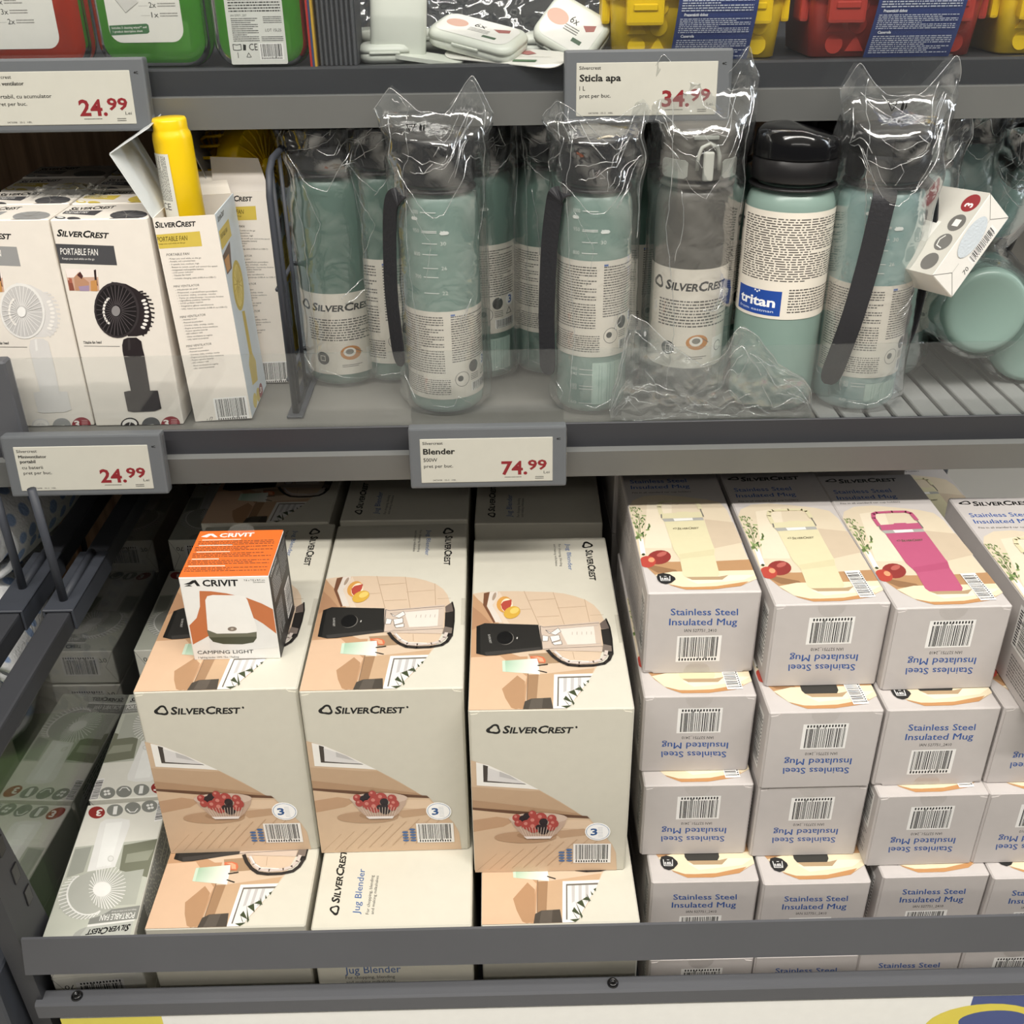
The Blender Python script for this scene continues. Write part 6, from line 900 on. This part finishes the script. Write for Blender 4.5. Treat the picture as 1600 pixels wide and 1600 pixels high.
# ================================================================ price tags
def price_tag(label, xc, y, zc, lines, price, tilt=6):
    W, H = .148, .0605
    e = empty('price_tag', label, 'price tag', (xc, y, zc)); e.rotation_euler = (R(-tilt), 0, 0)
    b = B().box(-W/2, W/2, -.004, .010, -H/2, H/2, .0022, seg=2).obj('tag_case', 'tag_plastic', e)
    sw, sh = .1245, .0440; x0, z0 = -W/2+.0105, -H/2+.0060
    B().box(x0, x0+sw, -.0046, -.0036, z0, z0+sh, .0004, col='BEBCB1').obj('display', 'paper', e)
    it = []
    for txt, u, v, hgt, wd, st in lines: it.append(('t', '1C1A18', txt, (u, v), (u+wd, v), (u, v+hgt), st or 'm'))
    if price:
        a, c = price.split('.'); k = '9A1A20'
        it += [('t', k, a+'.', (760, 75), (1005, 75), (760, 205), 'b'), ('t', k, c, (1010, 120), (1190, 120), (1010, 215), 'b'), ('t', '3A3936', 'Lei', (1160, 78), (1215, 78), (1160, 104), ''), ('w', '55524C', (790, 40), (950, 40), (790, 55), 1), ('w', '55524C', (1080, 22), (1160, 22), (1080, 55), 2)]
    if it[-1][1] == '55524C': link('price_print', print_mesh('price_print', it[len(lines):], (x0, -.0046, z0), (1, 0, 0), (0, 0, 1)), e); it = it[:len(lines)]
    it += [('t', '3A3936', '0473098   35-2   HBL', (110, 20), (330, 20), (110, 34), '')]
    link('tag_lettering', print_mesh('tag_lettering', it, (x0, -.0046, z0), (1, 0, 0), (0, 0, 1)), e)
    link('tag_mark', print_mesh('tag_mark', [('t', '1B1A19', '4C', (0, 0), (38, 0), (0, 20), 'b')], (x0+sw+.0035, -.0041, z0+sh-.003), (1, 0, 0), (0, 0, 1)), e)
    B().box(-W/2+.004, W/2-.004, .0095, .013, -.020, .022, .001).obj('clip', 'tag_plastic', e)
    B().box(W/2-.0006, W/2+.0006, -.001, .008, -H/2+.003, H/2-.003, .0004).obj('edge_light', 'clear_seal', e)  # thin clear strip along the right edge of the case
    return e
price_tag('grey price tag for portable mini fan, lower left on middle shelf rail', -.3885, .896, 1.0555, [('Silvercrest', 25, 385, 28, 190, ''), ('Miniventilator', 35, 330, 30, 260, 'b'), ('portabil', 40, 282, 30, 145, 'b'), ('cu baterii', 48, 222, 32, 195, ''), ('pret per buc.', 52, 168, 30, 265, '')], '24.99')
price_tag('grey price tag reading Blender at the centre of the middle shelf rail', -.0105, .896, 1.0560, [('Silvercrest', 25, 385, 28, 190, ''), ('Blender', 28, 290, 55, 300, 'b'), ('500W', 28, 215, 36, 130, ''), ('pret per buc.', 30, 155, 32, 275, '')], '74.99')
price_tag('grey price tag reading Sticla apa on the upper shelf rail', .1378, .998, 1.3680, [('Silvercrest', 25, 385, 28, 190, ''), ('Sticla apa', 28, 290, 55, 365, 'b'), ('1 L', 28, 215, 36, 50, ''), ('pret per buc.', 30, 155, 32, 275, '')], '34.99')
price_tag('grey price tag for rechargeable mini fan, upper left on upper shelf rail', -.3765, .998, 1.3675, [('Silvercrest', 25, 385, 28, 190, ''), ('Mini ventilator', 30, 330, 32, 285, 'b'), ('portabil, cu acumulator', 38, 225, 32, 500, ''), ('pret per buc.', 42, 165, 30, 270, '')], '24.99')
# ================================================================ upper shelf goods
ZU = 1.3842
def rr(w_, h_, r, cx=0, cy=0, k=7):
    P = []
    for x, y, a0 in ((w_/2-r, h_/2-r, 0), (-w_/2+r, h_/2-r, 90), (-w_/2+r, -h_/2+r, 180), (w_/2-r, -h_/2+r, 270)):
        for i in range(k): a = R(a0+90*i/(k-1)); P.append((cx+x+r*math.cos(a), cy+y+r*math.sin(a)))
    return P
def rprism(w_, h_, d_, r, bev=.006):
    """rounded slab standing upright: outline in x,z, thickness along y with soft edges"""
    b = B(); v = []; f = []; lay_ = [(-d_/2, bev), (-d_/2+bev*.3, bev*.3), (-d_/2+bev, 0), (d_/2-bev, 0), (d_/2-bev*.3, bev*.3), (d_/2, bev)]; n = 28
    for y, ins in lay_:
        for x, z in rr(w_-2*ins, h_-2*ins, max(.001, r-ins), 0, h_/2): v.append((x, y, z))
    for i in range(len(lay_)-1):
        for j in range(n): f.append([i*n+j, i*n+(j+1) % n, (i+1)*n+(j+1) % n, (i+1)*n+j])
    f += [list(range(n))[::-1], [(len(lay_)-1)*n+j for j in range(n)]]
    b.add(v, f, smooth=True); return b
def aid_case(label, x, yf, w_, h_, d_, m, lab, inner, rz=0):
    e = empty('first_aid_case', label, 'case', (x, yf+d_/2, ZU), rz)
    rprism(w_, h_, d_, .022, .010).obj('case_shell', m, e)
    rprism(w_+.006, h_+.004, .004, .023, .0015).obj('seam_rim', m, e)
    for i, (cx, cz, sx, sz) in enumerate([(-.24, .012, .34, .05), (.16, .010, .34, .03), (.10, .045, .5, .03), (.30, .080, .2, .05), (-.30, .066, .2, .04)]):
        B().box(cx*w_-sx*w_/2, cx*w_+sx*w_/2, -d_*.1, d_*.25, cz, cz+sz, .004, col=inner[i % len(inner)]).obj('inner_pack', 'paper', e)
    if lab: link('front_label', print_mesh('front_label', lab, (-w_/2, -d_/2-.0004, 0), (1, 0, 0), (0, 0, 1)), e)
    return e
def frontlab(x0, x1, z0, z1, bc, lines, ptn):
    P = [(int(cx), int(cy)) for cx, cy in rr((x1-x0), (z1-z0), 110, (x0+x1)/2, (z0+z1)/2)]
    L = [('p', 'E6E2D8', P), ('p', bc, [(x0+5, z0+60), (x0+330, z0+72), (x0+350, z0+85), (x0+350, z0+140), (x0+335, z0+152), (x0+5, z0+140)])]
    L += [('t', 'F4EDE6', 'Includes 3 cleaning wipes** and', (x0+25, z0+112), (x0+330, z0+116), (x0+25, z0+130), ''), ('t', 'F4EDE6', '1 product description sheet', (x0+30, z0+82), (x0+290, z0+86), (x0+30, z0+100), '')]
    for i, (u, t) in enumerate(lines):
        v = z0+200+i*78; L += [('t', '4A4846', t, (x0+u, v), (x0+u+62, v), (x0+u, v+44), ''), ('w', '8A8680', (x0+u+75, v+2), (x0+u+230, v+2), (x0+u+75, v+42), 2), ('l', 'A8A49C', 3, [(x0+u-90, v+15), (x0+u-12, v+15)])]
    L += ptn(x0, z0); return L
def ptn_red(x0, z0):
    def el(cx, cy, a, b_, t): return [(cx+a*math.cos(i*.314)*math.cos(t)-b_*math.sin(i*.314)*math.sin(t), cy+a*math.cos(i*.314)*math.sin(t)+b_*math.sin(i*.314)*math.cos(t)) for i in range(20)]
    return [('p', 'D6DADC', el(x0+150, z0+270, 190, 75, -.5)), ('p', '8E8A9A', el(x0+125, z0+275, 100, 42, -.5)), ('p', 'D6DADC', el(x0+60, z0+400, 150, 60, -.5)), ('p', '7E86A0', el(x0+60, z0+400, 80, 36, -.5)), ('p', 'DBD2C6', [(x0+420, z0+60), (x0+620, z0+30), (x0+640, z0+170), (x0+450, z0+200)]), ('l', '6A6660', 5, [(x0+400, z0+75), (x0+610, z0+28), (x0+640, z0+160)])]
def ptn_green(x0, z0):
    return [('p', 'D5D2CA', [(x0+90, z0+430), (x0+180, z0+450), (x0+290, z0+330), (x0+180, z0+250), (x0+30, z0+420)]), ('l', '9A958C', 5, [(x0+40, z0+430), (x0+170, z0+240), (x0+290, z0+320)])]
aid_case('red see-through first aid case with white front label on the upper shelf', -.4335, 1.022, .150, .15, .042, 'red_clear', frontlab(90, 1290, 190, 1390, 'D9504C', [(780, '2x'), (740, '3x'), (710, '3x')], ptn_red), ['B5302A', 'C8452E', 'D4603A'])
aid_case('green see-through first aid case with rounded white label', -.3020, 1.026, .098, .15, .042, 'green_clear', frontlab(150, 800, 225, 1390, '3E7A45', [(390, '1x'), (380, '2x'), (370, '3x'), (360, '1x')], ptn_green), ['9CC23A', 'E8E6DC', '5FAE3C', 'B8D44A'], rz=0)
gl = [('p', 'DADAD2', [(int(a), int(c)) for a, c in rr(500, 1300, 16, 400, 690)]), ('b', (420, 90), (610, 90), (420, 205)), ('w', '3F3E3B', (190, 225), (420, 225), (190, 420), 12), ('t', '3A3936', 'IAN 507071_2507', (190, 428), (330, 428), (190, 445), ''), ('t', '3A3936', 'LOT 15L25', (480, 305), (620, 305), (480, 328), ''), ('w', '3F3E3B', (470, 370), (630, 370), (470, 430), 4), ('w', '3F3E3B', (440, 225), (630, 225), (440, 270), 3), ('w', '3F3E3B', (180, 460), (630, 460), (180, 640), 8), ('t', '2A2927', 'CE', (320, 155), (395, 155), (320, 210), ''), ('l', '2A2927', 6, [(180, 160), (180, 205), (215, 200), (250, 205), (250, 160), (215, 156), (180, 160)]), ('l', '2A2927', 5, [(290, 100), (330, 100), (310, 135), (290, 100)]), ('l', '2A2927', 5, [(215, 95), (215, 140)]), ('p', '2A2927', [(265, 155), (290, 155), (295, 200), (270, 205)])]
aid_case('green see-through first aid case showing its printed back label', -.2050, 1.020, .082, .15, .040, 'green_clear', gl, ['7FBE4A', 'CFE0B0', '4E9E3E'])
cd = empty('red_leaflet', 'thin red and blue leaflet edge standing beside the ribbed case', 'leaflet', (-.1595, 1.05, ZU))
B().box(-.002, .0, -.03, .03, 0, .13, .0003, 'B5322E').box(.0, .002, -.03, .03, 0, .13, .0003, '3E4A70').box(.002, .004, -.03, .03, 0, .13, .0003, 'C9A03A').obj('sheets', 'paper', cd)
rb = empty('ribbed_case', 'dark grey case with narrow upright ribs between green case and white boxes', 'case', (-.1365, 1.045, ZU))
B().box(-.017, .017, -.018, .03, 0, .13, .002).obj('case_body', 'metal_dark', rb)
for i in range(8): B().box(-.0165+i*.0043, -.0142+i*.0043, -.0205, -.0175, .001, .129, .0006).obj('rib', 'metal', rb)
# white soap-style boxes in clear bags
def pill_box(label, loc, w_, d_, h_, rot, card=False, group='white pill boxes'):
    e = empty('plastic_box', label, 'box', loc, 0, None); e.rotation_euler = tuple(R(a) for a in rot)
    b = B(); b.loft([(0, w_-.008, d_-.008, .010), (.002, w_-.002, d_-.002, .012), (.004, w_, d_, .012), (h_*.55, w_, d_, .012)], k=6); b.obj('box_base', 'white_plastic', e)
    b = B(); b.loft([(h_*.57, w_+.001, d_+.001, .012), (h_-.004, w_, d_, .012), (h_-.001, w_-.004, d_-.004, .011), (h_, w_-.010, d_-.010, .009)], k=6); b.obj('box_lid', 'white_plastic', e)
    B().box(-.014, .014, -d_/2-.0016, -d_/2+.001, h_*.5, h_*.64, .0006).obj('catch', 'white_plastic', e)
    if card:
        it = [('p', 'E9E6E0', rr(w_*1e4*.86, d_*1e4*.8, 100, 0, 0)), ('p', 'E0A892', [(-w_*2600+110*math.cos(i*.35), 20+75*math.sin(i*.35)) for i in range(18)]), ('t', '3A3936', '6x', (-w_*700, 30), (w_*700, 30), (-w_*700, 100), ''), ('w', '6A6762', (-w_*900, -60), (w_*1500, -60), (-w_*900, 10), 3), ('p', 'B5605A', [(w_*1500, 60), (w_*3200, 120), (w_*3400, 60), (w_*2400, 20)]), ('p', '4F6A50', [(w_*1200, -120), (w_*2800, -120), (w_*2800, -80), (w_*1200, -80)])]
        link('lid_card', print_mesh('lid_card', it, (0, 0, h_+.0002), (1, 0, 0), (0, 1, 0), key=('pc', w_, d_)), e)
    return e
pill_box('small white lidded box lying flat at the front left of the white boxes', (-.0975, 1.062, ZU), .048, .040, .0165, (0, 0, 2))
pill_box('white lidded box standing on end against the clear bag', (-.0850, 1.066, 1.4075), .050, .085, .020, (97, 4, 3))
pill_box('white lidded box lying behind the standing one, to its right', (-.0440, 1.105, ZU+.004), .070, .050, .0190, (-4, 2, -14))
pill_box('white lidded box lying behind the standing one, to its left', (-.1000, 1.118, ZU+.002), .060, .050, .0220, (0, 0, 20))
pill_box('white box with printed card lying slanted at the middle of the shelf', (-.012, 1.060, ZU+.011), .088, .046, .0170, (16, 10, -30), True)
pill_box('white box with printed card leaning upright near the yellow container', (.0760, 1.070, ZU+.016), .062, .050, .0200, (48, 24, -30), True)
pill_box('white lidded box lying below the leaning one near the price tag', (.066, 1.095, ZU), .072, .052, .0200, (0, 0, -14))
cdx = empty('printed_card', 'white printed card with peach and green marks lying at the shelf edge', 'card', (.0135, 1.042, ZU+.0065)); cdx.rotation_euler = (R(13), R(3), R(-24))
slab(B(), [(x, y, 0) for x, y in rr(.115, .040, .014)], .0008, 'EAE7E1').obj('card_sheet', 'paper', cdx)
it = [('p', 'E0B49C', [(-250+170*math.cos(i*.35), -30+100*math.sin(i*.35)) for i in range(18)]), ('t', '3A3936', '6x', (-290, -40), (-170, -40), (-290, 20), ''), ('p', 'C46A66', [(-60, 60), (180, 140), (260, 90), (200, 40), (60, 70)]), ('l', '8A8680', 4, [(-60, -60), (420, 40)]), ('p', '4F7A50', [(120, -150), (330, -110), (330, -60), (120, -100)]), ('w', '6A6762', (0, -130), (110, -130), (0, -80), 2)]
link('card_print', print_mesh('card_print', it, (0, 0, .0004), (1, 0, 0), (0, 1, 0)), cdx)
fl = empty('open_box_lid', 'flat white oval lid lying in front of the standing white box', 'lid', (-.058, 1.048, ZU+.006)); fl.rotation_euler = (R(6), R(7), R(-9))
slab(B(), [(x, y, 0) for x, y in rr(.066, .026, .012)], .0035, 'D9DCD2').obj('lid_shell', 'white_plastic', fl)
def film_pouch(label, x, y, w_, h_, rz, seed):
    e = empty('clear_pouch', label, 'bag', (x, y, ZU+.0005), rz); b = B(); v = []; f = []; n, m = 50, 30
    for i in range(n):
        for j in range(m):
            u = i/(n-1); t = j/(m-1); p = Vector((u*5+seed, t*4, seed)); d = .006*(1-2*abs(noise.noise(p)))+.003*(1-2*abs(noise.noise(p*2.6)))
            v.append(((u-.5)*w_, d+.035*t-.004, h_*t*(1-.35*abs(u-.45))+.004*noise.noise(p*1.4)*t))
    for i in range(n-1):
        for j in range(m-1): f.append([i*m+j, i*m+j+1, (i+1)*m+j+1, (i+1)*m+j])
    b.add(v, f, smooth=True).obj('film_sheet', 'pouch_film', e); return e
film_pouch('clear film pouch over the white boxes at their left end', -.085, 1.088, .12, .10, 4, 3)
film_pouch('clear film pouch over the white boxes near the yellow container', .045, 1.092, .15, .10, -6, 9)
# lunch containers with printed sleeves
def container(label, x, yf, w_, m, mr, seed, slx, slw, ph):
    d_ = .11; h_ = .095; e = empty('lunch_container', label, 'container', (x, yf+d_/2, ZU))
    B().loft([(0, w_-.018, d_-.022, .008), (.002, w_-.012, d_-.012, .010), (.052, w_-.003, d_-.003, .011), (h_, w_+.004, d_+.004, .012)], k=7).obj('container_body', m, e)
    B().loft([(.050, w_+.006, d_+.006, .020), (.056, w_+.010, d_+.010, .021), (.060, w_+.010, d_+.010, .021), (.064, w_+.004, d_+.004, .020)], k=7).obj('rim_band', mr, e)
    B().loft([(h_, w_+.012, d_+.012, .022), (h_+.010, w_+.012, d_+.012, .022), (h_+.013, w_+.004, d_+.004, .018)], k=7).obj('lid', mr, e)
    for sx in (-1, 1):
        B().box(sx*w_*.30-.017, sx*w_*.30+.017, -d_/2-.008, -d_/2+.002, .030, .100, .003, seg=2).box(sx*w_*.30-.011, sx*w_*.30+.011, -d_/2-.0095, -d_/2-.007, .042, .048, .001).obj('clip_latch', mr, e)
        B().box(sx*(w_/2+.001)-.004, sx*(w_/2+.001)+.004, -d_/2+.012, -d_/2+.04, .030, .066, .003, seg=2).obj('side_latch', mr, e)
    for i, px in enumerate((-.335, -.215, .350)):
        for j in range(3):
            cx = px*w_; cz = .012+j*.0165; yy = -d_/2+.0058-cz*.100
            if (i+j) % 3 == 1: P = [(cx-.0085, cz-.006), (cx+.0085, cz-.006), (cx, cz+.0075)]
            else: P = [(cx+0.0080*math.cos(q*.4488), cz+.0080*math.sin(q*.4488)) for q in range(14)]
            n = len(P); B().add([(p, yy-.0004, z) for p, z in P]+[(p, yy+.002, z) for p, z in P], [list(range(n))]+[[q, n+q, n+(q+1) % n, (q+1) % n] for q in range(n)]).obj('embossed_shape', m, e)
    # paper sleeve: gently curved sheet round the front
    b = B(); v = []; f = []; n = 14
    for i in range(n):
        z = .0015+.118*i/(n-1); y = -d_/2-.0035-.0055*math.sin(math.pi*min(1, i/9)) - (.006 if z > .05 else .006*z/.05); off = .010*(i/(n-1)-.3)
        for sx, dy in ((-1, 0), (1, 0), (1, .0008), (-1, .0008)): v.append((slx+off+sx*slw/2, y+dy, z))
    for i in range(n-1):
        for q in range(4): f.append([i*4+q, i*4+(q+1) % 4, i*4+4+(q+1) % 4, i*4+4+q])
    f += [[3, 2, 1, 0], [n*4-4, n*4-3, n*4-2, n*4-1]]; b.add(v, f, '2C3C74').obj('paper_sleeve', 'paper', e)
    it = [('w', 'C9CEDC', (30, 20+ph), (slw*1e4-40, 20+ph), (30, 175+ph), 9), ('t', 'F0F2F6', 'Caserola', (60, 190+ph), (180, 190+ph), (60, 212+ph), 'b'), ('w', 'C9CEDC', (30, 225+ph), (slw*1e4-40, 225+ph), (30, 350+ph), 8), ('t', 'F0F2F6', 'Prezentáció doboz', (60, 365+ph), (270, 365+ph), (60, 388+ph), 'b'), ('w', 'C9CEDC', (30, 400+ph), (slw*1e4-40, 400+ph), (30, 640+ph), 12)]
    b = B(); N0 = Vector((0, -1, 0))
    for V, F, C, L in art(it):
        b.add([(slx-slw/2+(z*1e-4)*.085-.003+x_*1e-4, -d_/2-.0045-.0055*math.sin(math.pi*min(1, (z*1e-4/.118)*13/9))-(.006 if z*1e-4 > .05 else .006*(z*1e-4)/.05)-EPS*(L+1), z*1e-4+.0015) for x_, z in V], F); b.c[-len(F):] = C
    b.obj('sleeve_print', 'paper', e); return e
container('yellow clip-lid food container with blue printed sleeve, left of the red one', .1850, 1.034, .160, 'yellow_frost', 'yellow_plastic', 1, .014, .070, 0)
container('red clip-lid food container with blue printed sleeve', .3640, 1.032, .160, 'red_frost', 'red_plastic', 2, .014, .078, 12)
container('yellow clip-lid food container cut by the right picture edge', .5350, 1.040, .150, 'yellow_frost', 'yellow_plastic', 3, .03, .06, 6)
